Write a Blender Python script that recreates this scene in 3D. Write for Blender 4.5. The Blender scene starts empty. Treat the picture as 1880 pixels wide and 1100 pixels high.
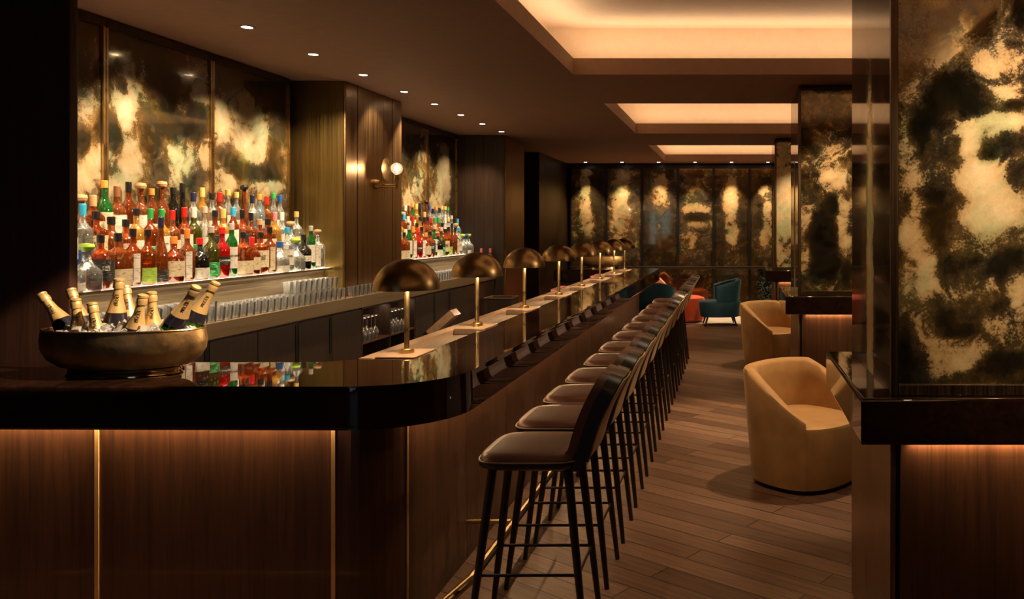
import bpy, bmesh, math, random
from mathutils import Vector, Matrix, noise as mnoise
PI = math.pi
S = bpy.context.scene
COL = S.collection

# ------------------------------------------------------------------ camera, world, exposure
F, CX, CY, EYE = 1500.0, 1350.0, 418.0, 1.68       # focal length in px, vanishing point, eye height
cam_d = bpy.data.cameras.new('camera'); cam = bpy.data.objects.new('camera', cam_d); COL.objects.link(cam)
cam.location = (0, 0, EYE); cam.rotation_euler = (PI/2, 0, 0)
cam_d.sensor_width = 36; cam_d.lens = 36*F/1880
cam_d.shift_x = -(CX-940)/1880; cam_d.shift_y = -(550-CY)/1880
cam_d.clip_start = .05; cam_d.clip_end = 100
S.camera = cam
W = bpy.data.worlds.new('world'); S.world = W; W.use_nodes = True
W.node_tree.nodes['Background'].inputs[0].default_value = (1, .72, .48, 1)
W.node_tree.nodes['Background'].inputs[1].default_value = .012
S.view_settings.view_transform = 'Standard'; S.view_settings.look = 'None'
S.view_settings.exposure = 0.0; S.view_settings.gamma = 1; S.view_settings.use_curve_mapping = False
S.cycles.max_bounces = 10; S.cycles.diffuse_bounces = 3; S.cycles.glossy_bounces = 5
S.cycles.transmission_bounces = 6; S.cycles.transparent_max_bounces = 28
S.cycles.sample_clamp_indirect = 4; S.cycles.caustics_reflective = False; S.cycles.caustics_refractive = False
S.cycles.use_denoising = True

WARM = (1, .60, .29); WARM2 = (1, .70, .42); CREAM = (1, .82, .58)
def light(kind, loc, energy, color=WARM2, aim=None, parent=None, **kw):
    d = bpy.data.lights.new('light', kind); d.energy = energy; d.color = color
    for k, v in kw.items(): setattr(d, k, v)
    o = bpy.data.objects.new('light', d); COL.objects.link(o); o.location = loc
    if aim is not None:
        o.rotation_euler = (Vector(aim)-Vector(loc)).to_track_quat('-Z', 'Y').to_euler()
    if parent:
        o.parent = parent; o.location = Vector(loc)-parent.location
    return o
def spot(loc, aim, e, deg=50, blend=.6, color=WARM2, r=.03, parent=None):
    return light('SPOT', loc, e, color, aim, parent, spot_size=math.radians(deg), spot_blend=blend, shadow_soft_size=r)
def strip(loc, aim, e, sx, sy, color=WARM, rotz=None, spread=PI):
    o = light('AREA', loc, e, color, aim, shape='RECTANGLE', size=sx, size_y=sy, spread=spread)
    if rotz is not None: o.rotation_euler = rotz
    return o

E_WALL, E_FAR, E_CO, E_COL = 230, 270, 10.5, 210
# under-bar light strips (lit edge of the counter), front then side
strip((-2.58, 3.253, .937), None, 16, 1.95, .008, rotz=(0, 0, 0))
strip((-1.30, 7.4, .937), None, 26, .02, 8.0, rotz=(0, math.radians(-12), 0))
# coffer coves: strips lying on the lip, shining upward
COFF = [(-1.0, 2.35), (3.9, 6.51), (8.03, 10.58), (12.1, 15.05)]
CX0, CX1 = -1.29, 1.6
for y0, y1 in COFF:
    L = y1-y0; up = (PI, 0, 0)
    strip((CX0-.06, (y0+y1)/2, 3.034), None, E_CO*L/4, .05, L, CREAM if 0 else (1, .76, .50), rotz=up)
    strip((CX1+.06, (y0+y1)/2, 3.034), None, E_CO*L/4, .05, L, (1, .76, .50), rotz=up)
    strip(((CX0+CX1)/2, y1+.06, 3.034), None, E_CO*.7, CX1-CX0, .05, (1, .76, .50), rotz=up)
    strip(((CX0+CX1)/2, y0-.06, 3.034), None, E_CO*.7, CX1-CX0, .05, (1, .76, .50), rotz=up)
# under-ledge strips of the mirrored columns
for yc in (2.77, 6.93, 11.09):
    strip((1.1, yc+.034, .937), None, 2.2, 1.0, .008, rotz=(0, 0, 0))
# ceiling spots whose fittings stay out of frame: over the near counter, in front of the columns, over the armchairs
spot((-1.0, 3.05, 2.88), (-2.6, 3.28, 1.10), 620, 27, .25)
spot((1.15, 1.35, 2.88), (1.15, 2.80, 1.78), E_COL*1.2, 47, 1.0, r=.05)
spot((.95, 5.55, 2.88), (.95, 6.95, 1.7), E_COL*.8, 50, .8)
spot((.95, 9.7, 2.88), (.95, 11.1, 1.7), E_COL*.8, 50, .8)
spot((.75, 5.75, 2.88), (.25, 5.55, 0), 210, 50, .55)
spot((-.1, 3.9, 2.88), (.5, 5.5, .55), 55, 30, .6)
spot((.22, 3.3, 2.88), (.545, 3.32, 1.5), 40, 34, .9)
spot((.75, 10.2, 2.88), (.25, 10.1, 0), 190, 50, .55)
spot((.1, 7.3, 2.88), (-.1, 7.2, 0), 420, 40, .8)
spot((-2.75, 11.35, 2.88), (-3.1, 11.35, 1.2), 60, 40, .9)
spot((-2.85, 14.3, 2.88), (-3.2, 14.3, 1.4), 45, 36, .9)
spot((.1, 12.4, 2.88), (-.3, 13.4, 0), 160, 50, .8)
for y in (3.7, 5.3, 7.0, 8.7, 10.4):
    spot((.2, y, 2.88), (-.75, y+.2, .7), 34, 52, .9)

for y in (5.25, 9.4): spot((2.5, y, 2.65), (-.55, y-.1, .95), 115, 62, .9, r=.06)      # added spots out of view at the right, put in to brighten the stool backs
spot((.3, 4.15, 2.88), (.05, 4.2, 0), 55, 56, .9)  # added spot, only brightens the floor between the stools and the near ledge

# ------------------------------------------------------------------ mesh helpers
def tag(o, label, cat, group=None):
    o['label'] = label; o['category'] = cat
    if group: o['group'] = group
    return o
def thing(name, label, cat, loc=(0, 0, 0), rz=0, group=None):
    o = bpy.data.objects.new(name, None); COL.objects.link(o); o.location = loc; o.rotation_euler = (0, 0, rz)
    o.empty_display_size = .1
    return tag(o, label, cat, group)
def mesh_of(name, bm, mat, sharp=35):
    me = bpy.data.meshes.new(name); bmesh.ops.recalc_face_normals(bm, faces=bm.faces[:])
    bm.to_mesh(me); bm.free()
    if mat: me.materials.append(mat)
    me.polygons.foreach_set('use_smooth', [True]*len(me.polygons))
    me.set_sharp_from_angle(angle=math.radians(sharp))
    if len(me.polygons) < 900:          # large flat faces beside a bevel stay flat
        big = [p for p in me.polygons if p.area > .012 and abs(p.area) > .02*sum(q.area for q in me.polygons)]
        if big:
            at = me.attributes.get('sharp_edge') or me.attributes.new('sharp_edge', 'BOOLEAN', 'EDGE')
            for p in big:
                for li in p.loop_indices: at.data[me.loops[li].edge_index].value = True
    return me
def obj(name, bm, mat, parent=None, world=False, sharp=35):
    me = bm if isinstance(bm, bpy.types.Mesh) else mesh_of(name, bm, mat, sharp)
    o = bpy.data.objects.new(name, me); COL.objects.link(o)
    if parent:
        o.parent = parent
        if world:
            p = parent; off = Vector()
            while p: off += p.location; p = p.parent
            o.location = -off
    return o
def struct(name, bm, mat, sharp=35):
    o = obj(name, bm, mat, sharp=sharp); o['kind'] = 'structure'; return o
def BM(): return bmesh.new()
def box(bm, x0, x1, y0, y1, z0, z1, bev=0, seg=2):
    vs = [bm.verts.new(p) for p in ((x0,y0,z0),(x1,y0,z0),(x1,y1,z0),(x0,y1,z0),(x0,y0,z1),(x1,y0,z1),(x1,y1,z1),(x0,y1,z1))]
    fs = [bm.faces.new([vs[i] for i in q]) for q in ((3,2,1,0),(4,5,6,7),(0,1,5,4),(1,2,6,5),(2,3,7,6),(3,0,4,7))]
    if bev:
        es = list({e for f in fs for e in f.edges})
        bmesh.ops.bevel(bm, geom=es, offset=bev, segments=seg, affect='EDGES', profile=.5)
    return vs
def bx(*a, **k):
    bm = BM(); box(bm, *a, **k); return bm
def obox(bm, c, ax, ay, az, hx, hy, hz):
    c, ax, ay, az = Vector(c), Vector(ax).normalized(), Vector(ay).normalized(), Vector(az).normalized()
    vs = [bm.verts.new(c+ax*hx*i+ay*hy*j+az*hz*k) for k in (-1, 1) for i, j in ((-1,-1),(1,-1),(1,1),(-1,1))]
    for q in ((3,2,1,0),(4,5,6,7),(0,1,5,4),(1,2,6,5),(2,3,7,6),(3,0,4,7)): bm.faces.new([vs[i] for i in q])
def tube(bm, pts, rs, n=10, cap=True):
    pts = [Vector(p) for p in pts]
    if not hasattr(rs, '__len__'): rs = [rs]*len(pts)
    rings = []; prev = None
    for i, p in enumerate(pts):
        d = (pts[min(i+1, len(pts)-1)]-pts[max(i-1, 0)]).normalized()
        if prev is None:
            a = d.orthogonal().normalized()
        else:
            a = (prev-d*prev.dot(d)).normalized()
        prev = a; b = d.cross(a)
        rings.append([bm.verts.new(p+(a*math.cos(2*PI*k/n)+b*math.sin(2*PI*k/n))*rs[i]) for k in range(n)])
    for r0, r1 in zip(rings, rings[1:]):
        for k in range(n): bm.faces.new((r0[k], r0[(k+1) % n], r1[(k+1) % n], r1[k]))
    if cap: bm.faces.new(rings[0][::-1]); bm.faces.new(rings[-1])
def lathe(bm, prof, n=20, c=(0, 0, 0), sx=1, sy=1, sq=0):
    """profile of (r, z); sq>0 squares the section (superellipse exponent 2+sq)"""
    rings = []
    for r, z in prof:
        if r < 1e-5:
            rings.append([bm.verts.new((c[0], c[1], c[2]+z))]); continue
        ring = []
        for k in range(n):
            t = 2*PI*(k+.5)/n; cx, cy = math.cos(t), math.sin(t)
            if sq:
                p = 2+sq; m = (abs(cx)**p+abs(cy)**p)**(-1/p); cx *= m; cy *= m
            ring.append(bm.verts.new((c[0]+r*cx*sx, c[1]+r*cy*sy, c[2]+z)))
        rings.append(ring)
    for a, b in zip(rings, rings[1:]):
        if len(a) == 1 and len(b) == 1: continue
        for k in range(n):
            k2 = (k+1) % n
            if len(a) == 1: bm.faces.new((a[0], b[k2], b[k]))
            elif len(b) == 1: bm.faces.new((a[k], a[k2], b[0]))
            else: bm.faces.new((a[k], a[k2], b[k2], b[k]))
def prism(bm, outline, z0, z1, bev=0, seg=4):
    a = [bm.verts.new((x, y, z0)) for x, y in outline]; b = [bm.verts.new((x, y, z1)) for x, y in outline]
    n = len(a); f0 = bm.faces.new(a[::-1]); f1 = bm.faces.new(b)
    for k in range(n): bm.faces.new((a[k], a[(k+1) % n], b[(k+1) % n], b[k]))
    if bev:
        es = list(f0.edges)+list(f1.edges)
        bmesh.ops.bevel(bm, geom=es, offset=bev, segments=seg, affect='EDGES', profile=.5)
def arc(cx, cy, r, a0, a1, n):
    return [(cx+r*math.cos(math.radians(a0+(a1-a0)*i/n)), cy+r*math.sin(math.radians(a0+(a1-a0)*i/n))) for i in range(n+1)]
def text_mesh(body, size, depth=.0006):
    cu = bpy.data.curves.new('t', 'FONT'); cu.body = body; cu.size = size; cu.extrude = depth; cu.align_x = 'CENTER'; cu.align_y = 'CENTER'
    cu.space_line = .85; cu.resolution_u = 3
    o = bpy.data.objects.new('t', cu); COL.objects.link(o)
    me = bpy.data.meshes.new_from_object(o.evaluated_get(bpy.context.evaluated_depsgraph_get()))
    bpy.data.objects.remove(o); bpy.data.curves.remove(cu)
    return me
def sub(a, b): return Vector(a)-Vector(b)

# ------------------------------------------------------------------ materials
def newmat(name):
    m = bpy.data.materials.new(name); m.use_nodes = True; nt = m.node_tree
    return m, nt, nt.nodes['Principled BSDF']
def N(nt, t, **kw):
    n = nt.nodes.new(t)
    for k, v in kw.items():
        if hasattr(n, k): setattr(n, k, v)
    return n
def coords(nt, scale=(1, 1, 1), rot=(0, 0, 0)):
    tc = N(nt, 'ShaderNodeTexCoord'); mp = N(nt, 'ShaderNodeMapping')
    mp.inputs['Scale'].default_value = scale; mp.inputs['Rotation'].default_value = rot
    nt.links.new(tc.outputs['Object'], mp.inputs[0]); return mp.outputs[0]
def noise(nt, vec, scale, detail=4, dist=0, rough=.55):
    n = N(nt, 'ShaderNodeTexNoise'); n.inputs['Scale'].default_value = scale; n.inputs['Detail'].default_value = detail
    n.inputs['Distortion'].default_value = dist; n.inputs['Roughness'].default_value = rough
    if vec: nt.links.new(vec, n.inputs['Vector'])
    return n.outputs[0]
def ramp(nt, fac, stops, interp='LINEAR'):
    r = N(nt, 'ShaderNodeValToRGB'); r.color_ramp.interpolation = interp; e = r.color_ramp.elements
    while len(e) < len(stops): e.new(.5)
    for k, (p, c) in enumerate(stops):
        e[k].position = p; e[k].color = (*c, 1) if len(c) == 3 else c
    nt.links.new(fac, r.inputs[0]); return r.outputs[0]
def mth(nt, op, a, b, c=None):
    n = N(nt, 'ShaderNodeMath', operation=op)
    for i, v in enumerate((a, b, c)):
        if v is None: continue
        if isinstance(v, (int, float)): n.inputs[i].default_value = v
        else: nt.links.new(v, n.inputs[i])
    return n.outputs[0]
def bump(nt, b, h, strength=.2, dist=.01):
    n = N(nt, 'ShaderNodeBump'); n.inputs['Strength'].default_value = strength; n.inputs['Distance'].default_value = dist
    nt.links.new(h, n.inputs['Height']); nt.links.new(n.outputs[0], b.inputs['Normal'])
def plain(name, col, rough=.5, metal=0, coat=0, var=.25, nscale=14, bmp=0, spec=.5):
    m, nt, b = newmat(name)
    v = noise(nt, coords(nt), nscale, 5)
    c = ramp(nt, v, [(.3, [x*(1-var) for x in col]), (.7, [min(1, x*(1+var)) for x in col])])
    nt.links.new(c, b.inputs['Base Color']); b.inputs['Roughness'].default_value = rough; b.inputs['Metallic'].default_value = metal
    b.inputs['Coat Weight'].default_value = coat; b.inputs['Specular IOR Level'].default_value = spec
    if bmp: bump(nt, b, noise(nt, coords(nt), nscale*8, 3), bmp, .004)
    return m
def wood(name, c0, c1, rough=.4, grain='z', coat=0, sc=1.0, bmp=.12, croug=.08, spec=.5):
    m, nt, b = newmat(name); b.inputs['Specular IOR Level'].default_value = spec
    s = {'z': (22, 22, .9), 'x': (.9, 22, 22), 'y': (22, .9, 22)}[grain]
    v = noise(nt, coords(nt, tuple(x*sc for x in s)), 1.6, 7, 1.3, .62)
    f = noise(nt, coords(nt, tuple(x*sc*5 for x in s)), 2, 3, 0)
    mix = mth(nt, 'ADD', mth(nt, 'MULTIPLY', v, .75), mth(nt, 'MULTIPLY', f, .25))
    nt.links.new(ramp(nt, mix, [(.32, c0), (.52, [(a+d)/2 for a, d in zip(c0, c1)]), (.7, c1)]), b.inputs['Base Color'])
    b.inputs['Roughness'].default_value = rough; b.inputs['Coat Weight'].default_value = coat; b.inputs['Coat Roughness'].default_value = croug
    if bmp: bump(nt, b, mix, bmp, .003)
    return m
def metal(name, col, rough=.3, brush=None, var=.3, bmp=0):
    m, nt, b = newmat(name)
    s = {None: (9, 9, 9), 'z': (90, 90, .7), 'y': (90, .7, 90), 'x': (.7, 90, 90)}[brush]
    v = noise(nt, coords(nt, s), 1.5, 5, .4)
    nt.links.new(ramp(nt, v, [(.3, [x*(1-var) for x in col]), (.7, [min(1, x*(1+var)) for x in col])]), b.inputs['Base Color'])
    b.inputs['Metallic'].default_value = 1
    nt.links.new(ramp(nt, v, [(.3, (rough*.8,)*3), (.7, (min(1, rough*1.25),)*3)]), b.inputs['Roughness'])
    if bmp: bump(nt, b, noise(nt, coords(nt), 38, 2), bmp, .004)
    return m
def emit(name, col, s):
    m, nt, b = newmat(name); b.inputs['Base Color'].default_value = (*col, 1)
    b.inputs['Emission Color'].default_value = (*col, 1); b.inputs['Emission Strength'].default_value = s; return m
def seethrough(name, col, body=.35, tr=None, rough=.04, refl=.5):
    """coloured glass or liquor: tinted see-through + scattered colour + a glossy skin"""
    m = bpy.data.materials.new(name); m.use_nodes = True; nt = m.node_tree; nt.nodes.clear(); L = nt.links.new
    out = N(nt, 'ShaderNodeOutputMaterial'); t = N(nt, 'ShaderNodeBsdfTransparent'); d = N(nt, 'ShaderNodeBsdfDiffuse')
    tl = N(nt, 'ShaderNodeBsdfTranslucent'); g = N(nt, 'ShaderNodeBsdfGlossy'); lw = N(nt, 'ShaderNodeLayerWeight')
    v = ramp(nt, noise(nt, coords(nt), 30, 3), [(.3, [x*.7 for x in col]), (.7, [min(1, x*1.2) for x in col])])
    t.inputs[0].default_value = (*(tr or [min(1, x**.5) for x in col]), 1)
    L(v, d.inputs[0]); L(v, tl.inputs[0]); g.inputs['Roughness'].default_value = rough; g.inputs[0].default_value = (1, 1, 1, 1)
    a = N(nt, 'ShaderNodeMixShader'); a.inputs[0].default_value = .4; L(d.outputs[0], a.inputs[1]); L(tl.outputs[0], a.inputs[2])
    b = N(nt, 'ShaderNodeMixShader'); b.inputs[0].default_value = body; L(t.outputs[0], b.inputs[1]); L(a.outputs[0], b.inputs[2])
    lw.inputs[0].default_value = refl; fac = mth(nt, 'MULTIPLY_ADD', lw.outputs['Fresnel'], .9, .02)
    c = N(nt, 'ShaderNodeMixShader'); L(fac, c.inputs[0]); L(b.outputs[0], c.inputs[1]); L(g.outputs[0], c.inputs[2]); L(c.outputs[0], out.inputs[0])
    return m
def patina(name, tint=(1, 1, 1), dark=(.075, .060, .040), k1=.5, s1=2.6, seed=0):
    """antiqued mirror: gold leaf clouds over smoked glass; 'patina' holds the broad layout of the leaf"""
    m, nt, b = newmat(name); L = nt.links.new
    tc = N(nt, 'ShaderNodeTexCoord'); mp = N(nt, 'ShaderNodeMapping'); mp.inputs['Location'].default_value = (seed*3.1, seed*1.7, seed*2.3)
    L(tc.outputs['Object'], mp.inputs[0]); vec = mp.outputs[0]
    at = N(nt, 'ShaderNodeAttribute', attribute_name='patina')
    def band(sc, det, dist, k): return mth(nt, 'MULTIPLY_ADD', noise(nt, vec, sc, det, dist, .62), k, -k/2)
    v = mth(nt, 'ADD', at.outputs['Fac'], band(s1, 6, 1.6, k1))
    v = mth(nt, 'ADD', v, band(9, 8, 1.0, .50))
    v = mth(nt, 'ADD', v, band(130, 3, 0, .20))
    low = mth(nt, 'ADD', mth(nt, 'MULTIPLY_ADD', v, .45, .10), band(3.0, 4, .9, 1.0))
    cl = ramp(nt, low, [(.0, [x*.4 for x in dark]), (.16, dark), (.30, (.15, .10, .042)), (.45, (.30, .20, .08))])
    chi = ramp(nt, v, [(.48, [a*b2 for a, b2 in zip((.36, .25, .115), tint)]), (.60, [a*b2 for a, b2 in zip((.54, .41, .22), tint)]), (.80, [a*b2 for a, b2 in zip((.70, .58, .37), tint)]), (1.05, [a*b2 for a, b2 in zip((.84, .76, .56), tint)])])
    mk = ramp(nt, v, [(.455, (0, 0, 0)), (.525, (1, 1, 1))])
    mx0 = N(nt, 'ShaderNodeMix', data_type='RGBA'); L(mk, mx0.inputs[0]); L(cl, mx0.inputs[6]); L(chi, mx0.inputs[7]); col = mx0.outputs[2]
    hue = noise(nt, vec, 3.7, 3, .8)
    mixn = N(nt, 'ShaderNodeMix', data_type='RGBA', blend_type='MULTIPLY'); mixn.inputs[0].default_value = 1
    L(col, mixn.inputs[6]); L(ramp(nt, hue, [(.36, (.70, .90, .80)), (.47, (1, 1, .95)), (.62, (1.0, .90, .74))]), mixn.inputs[7])
    L(mixn.outputs[2], b.inputs['Base Color'])
    L(ramp(nt, v, [(.30, (.85,)*3), (.455, (.6,)*3), (.525, (.3,)*3)]), b.inputs['Metallic'])
    L(ramp(nt, v, [(.30, (.06,)*3), (.455, (.2,)*3), (.525, (.45,)*3)]), b.inputs['Roughness'])
    b.inputs['Coat Weight'].default_value = .35; b.inputs['Coat Roughness'].default_value = .04
    return m

M = {}
M['bar_top'] = wood('lacquered_dark_wood', (.006, .0028, .002), (.026, .0105, .0055), .5, 'y', 1, .5, 0, .02, .0)
M['bar_front'] = wood('smoked_oak', (.045, .019, .0085), (.125, .052, .023), .42, 'z', .15, .7, .05)
M['dark_wood'] = wood('dark_stained_oak', (.014, .0075, .005), (.05, .026, .016), .42, 'z', .1, .8)
M['pillar_wood'] = wood('red_brown_oak', (.03, .012, .008), (.085, .033, .02), .5, 'z', .0, .8, .25)
M['tray_wood'] = wood('tray_wood', (.25, .15, .085), (.46, .30, .18), .3, 'y', .3, .6, .05)
M['tray'] = metal('pale_bronze_tray', (.62, .52, .40), .32, 'y', .12)
M['bronze'] = metal('brushed_bronze', (.30, .185, .085), .34, 'z', .3)
M['bronze_dark'] = metal('dark_bronze', (.10, .065, .038), .4, 'z', .3)
M['olive_bronze'] = metal('olive_bronze', (.23, .165, .06), .42, 'z', .12)
M['brass'] = metal('aged_brass', (.33, .22, .10), .33, None, .06)
M['brass_lit'] = metal('satin_brass', (.58, .40, .18), .3, None, .05)
M['strip'] = plain('golden_strip', (.85, .56, .22), .45, .4, var=.05)
M['steel'] = metal('bronze_steel', (.50, .39, .25), .36, 'y', .04)
M['ceil'] = plain('brown_ceiling_paint', (.30, .175, .115), .75, var=.06)
M['cove'] = plain('peach_cove_paint', (.80, .60, .42), .8, var=.03)
M['black'] = plain('black_satin', (.006, .005, .005), .35, var=.3)
M['black_metal'] = metal('black_metal', (.03, .025, .022), .35)
M['leg'] = wood('ebonised_wood', (.006, .004, .003), (.016, .010, .008), .35, 'z', .2, 1)
M['leather'] = plain('brown_leather', (.085, .029, .015), .5, var=.22, nscale=9, bmp=.25, coat=.1)
M['backing'] = plain('tan_leather_back', (.66, .46, .26), .6, var=.12, nscale=8, bmp=.15)
M['pipe'] = plain('leather_piping', (.40, .27, .16), .35, var=.1)
M['shell'] = plain('black_lacquer_shell', (.007, .005, .004), .38, var=.2, coat=.15)
def velvet(name, col, sheen):
    m = plain(name, col, .75, var=.16, nscale=7, bmp=.1); b = m.node_tree.nodes['Principled BSDF']
    b.inputs['Sheen Weight'].default_value = .6; b.inputs['Sheen Tint'].default_value = (*sheen, 1); b.inputs['Sheen Roughness'].default_value = .35
    return m
M['gold_velvet'] = velvet('gold_velvet', (.40, .215, .070), (1, .8, .5))
M['teal_velvet'] = velvet('teal_velvet', (.006, .042, .065), (.3, .7, .8))
M['orange_velvet'] = velvet('orange_velvet', (.62, .085, .03), (1, .5, .3))
M['pink_velvet'] = velvet('pale_orange_velvet', (.75, .40, .28), (1, .8, .7))
M['foil'] = plain('gold_foil', (.74, .51, .22), .32, .5, var=.1, nscale=40, bmp=.25)
M['foil_letter'] = plain('dark_lettering', (.03, .018, .008), .5)
M['champ_label'] = plain('black_neck_label', (.014, .012, .02), .3, var=.2)
M['ice'] = seethrough('crushed_ice', (.90, .94, 1), .7, (.93, .96, 1), .12)
M['downlight'] = emit('lamp_lens', (1, .87, .68), 22)
M['tube_glow'] = emit('bulb_glow', (1, .80, .52), 14)
M['step'] = emit('lit_step_glass', (1, .84, .60), 2.6)
M['curtain'] = emit('daylit_curtain', (.55, .68, .85), .9)
M['glass'] = seethrough('clear_glass', (.95, .95, .94), .06, (.985, .985, .98), .06, .38)
M['ware'] = seethrough('drinking_glass', (.96, .96, .94), .08, (.985, .985, .98), .08, .30)
M['stone'] = plain('pale_stone', (.52, .46, .38), .35, var=.12, nscale=5)
M['marble'] = None; M['menu'] = plain('worn_red_cover', (.30, .05, .035), .5)
m, nt, b = newmat('dark_veined_marble'); M['marble'] = m
nt.links.new(ramp(nt, noise(nt, coords(nt), 4, 6, 2.5), [(.485, (.008, .012, .012)), (.5, (.20, .21, .19)), (.515, (.01, .014, .013))]), b.inputs['Base Color']); b.inputs['Roughness'].default_value = .12
# floor planks
m, nt, b = newmat('diagonal_oak_planks'); M['floor'] = m
vec = coords(nt, rot=(0, 0, math.radians(35.3)))
br = N(nt, 'ShaderNodeTexBrick'); br.offset = .37; nt.links.new(vec, br.inputs['Vector'])
for k, v in (('Scale', 1), ('Mortar Size', .0045), ('Brick Width', 1.9), ('Row Height', .135), ('Bias', 0), ('Mortar Smooth', .2)): br.inputs[k].default_value = v
br.inputs['Color1'].default_value = (.095, .048, .027, 1); br.inputs['Color2'].default_value = (.21, .121, .073, 1); br.inputs['Mortar'].default_value = (.02, .01, .006, 1)
mp = N(nt, 'ShaderNodeMapping'); mp.inputs['Scale'].default_value = (1.2, 26, 1); nt.links.new(vec, mp.inputs[0])
g = noise(nt, mp.outputs[0], 2.2, 6, .8)
mx = N(nt, 'ShaderNodeMix', data_type='RGBA', blend_type='MULTIPLY'); mx.inputs[0].default_value = 1
nt.links.new(br.outputs[0], mx.inputs[6]); nt.links.new(ramp(nt, g, [(.3, (.55, .5, .48)), (.7, (1.25, 1.2, 1.15))]), mx.inputs[7]); nt.links.new(mx.outputs[2], b.inputs['Base Color'])
b.inputs['Roughness'].default_value = .42; b.inputs['Coat Weight'].default_value = .12; b.inputs['Coat Roughness'].default_value = .25
bump(nt, b, mth(nt, 'MULTIPLY_ADD', br.outputs['Fac'], -1.0, mth(nt, 'MULTIPLY', g, .25)), .35, .004)

# ------------------------------------------------------------------ the setting
Y_END = 15.5; HC = 2.9; XW = -3.68
struct('floor', bx(-6, 3.4, -4, Y_END+.3, -.1, 0), M['floor'])
bm = BM()
box(bm, -6, CX0, -4, Y_END+.3, HC, 3.03); box(bm, CX1, 3.4, -4, Y_END+.3, HC, 3.03)
prev = -4
for y0, y1 in COFF:
    box(bm, CX0, CX1, prev, y0, HC, 3.03); prev = y1
box(bm, CX0, CX1, prev, Y_END+.3, HC, 3.03)
struct('ceiling', bm, M['ceil'])
for k, (y0, y1) in enumerate(COFF):
    bm = BM(); a, c, d, e = CX0-.26, CX1+.26, y0-.26, y1+.26
    box(bm, a-.05, a, d-.05, e+.05, 3.031, 3.36); box(bm, c, c+.05, d-.05, e+.05, 3.031, 3.36)
    box(bm, a, c, d-.05, d, 3.031, 3.36); box(bm, a, c, e, e+.05, 3.031, 3.36); box(bm, a-.05, c+.05, d-.05, e+.05, 3.33, 3.4)
    struct('ceiling_cove', bm, M['cove'])
struct('wall_left', bx(XW-.12, XW-.02, 3.5, 10.9, 0, HC), M['dark_wood'])
struct('wall_right', bx(3.2, 3.3, -4, Y_END, 0, HC), M['dark_wood'])
struct('wall_back', bx(-6, 3.3, -4.1, -4, 0, HC), M['dark_wood'])
struct('wall_far', bx(-6, 3.3, Y_END+.06, Y_END+.16, 0, HC), M['dark_wood'])
struct('wall_side', bx(-6, -5.9, -4, Y_END, 0, HC), M['dark_wood'])
# tall daylit window in the back wall, seen only in the mirrors
bm = bx(-3.75, -2.75, -3.999, -3.97, .3, 2.75); struct('window_1', bm, M['curtain'])
bm = BM()
for x in (-3.78, -3.27, -2.77): box(bm, x, x+.05, -3.965, -3.93, .25, 2.8)
for z in (.25, 1.35, 2.75): box(bm, -3.78, -2.72, -3.965, -3.93, z, z+.05)
struct('window_frame', bm, M['black_metal'])
# dark pillar at the counter's left end
struct('column_dark_pillar', bx(-4.3, -2.875, 3.53, 3.575, 0, HC-.001, bev=.006), M['pillar_wood'])
# bronze column with the sconce
bm = bx(XW-.02, -3.24, 6.79, 7.94, 1.1052, HC-.001, bev=.012, seg=3); box(bm, XW-.018, -3.62, 6.80, 7.93, 0, 1.0045)
struct('column_bronze', bm, M['bronze'])
bm = BM()
for y in (7.01, 7.72): box(bm, -3.2402, -3.2385, y-.004, y+.004, 1.11, HC-.002)
struct('trim_column_joint', bm, M['black_metal'])
bm = bx(XW-.02, -3.258, 6.782, 6.789, 1.107, HC-.002); struct('trim_column_facing', bm, M['olive_bronze'])
# planked wall and second column at the far end of the back bar, passage, last wall piece
bm = BM()
for k in range(5): box(bm, -3.70+k*.13, -3.70+k*.13+.128, 10.76, 10.82, 0, HC-.001, bev=.0015)
struct('wall_planked', bm, M['dark_wood'])
struct('column_bronze_far', bx(-3.7, -3.045, 10.821, 11.8, 0, HC-.001, bev=.02, seg=3), M['bronze'])
struct('wall_passage', bx(-4.6, -4.5, 10.9, 13.4, 0, HC), M['black'])
struct('wall_corner', bx(-4.5, -3.18, 13.25, Y_END, 0, HC-.001, bev=.01), M['bronze_dark'])

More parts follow.
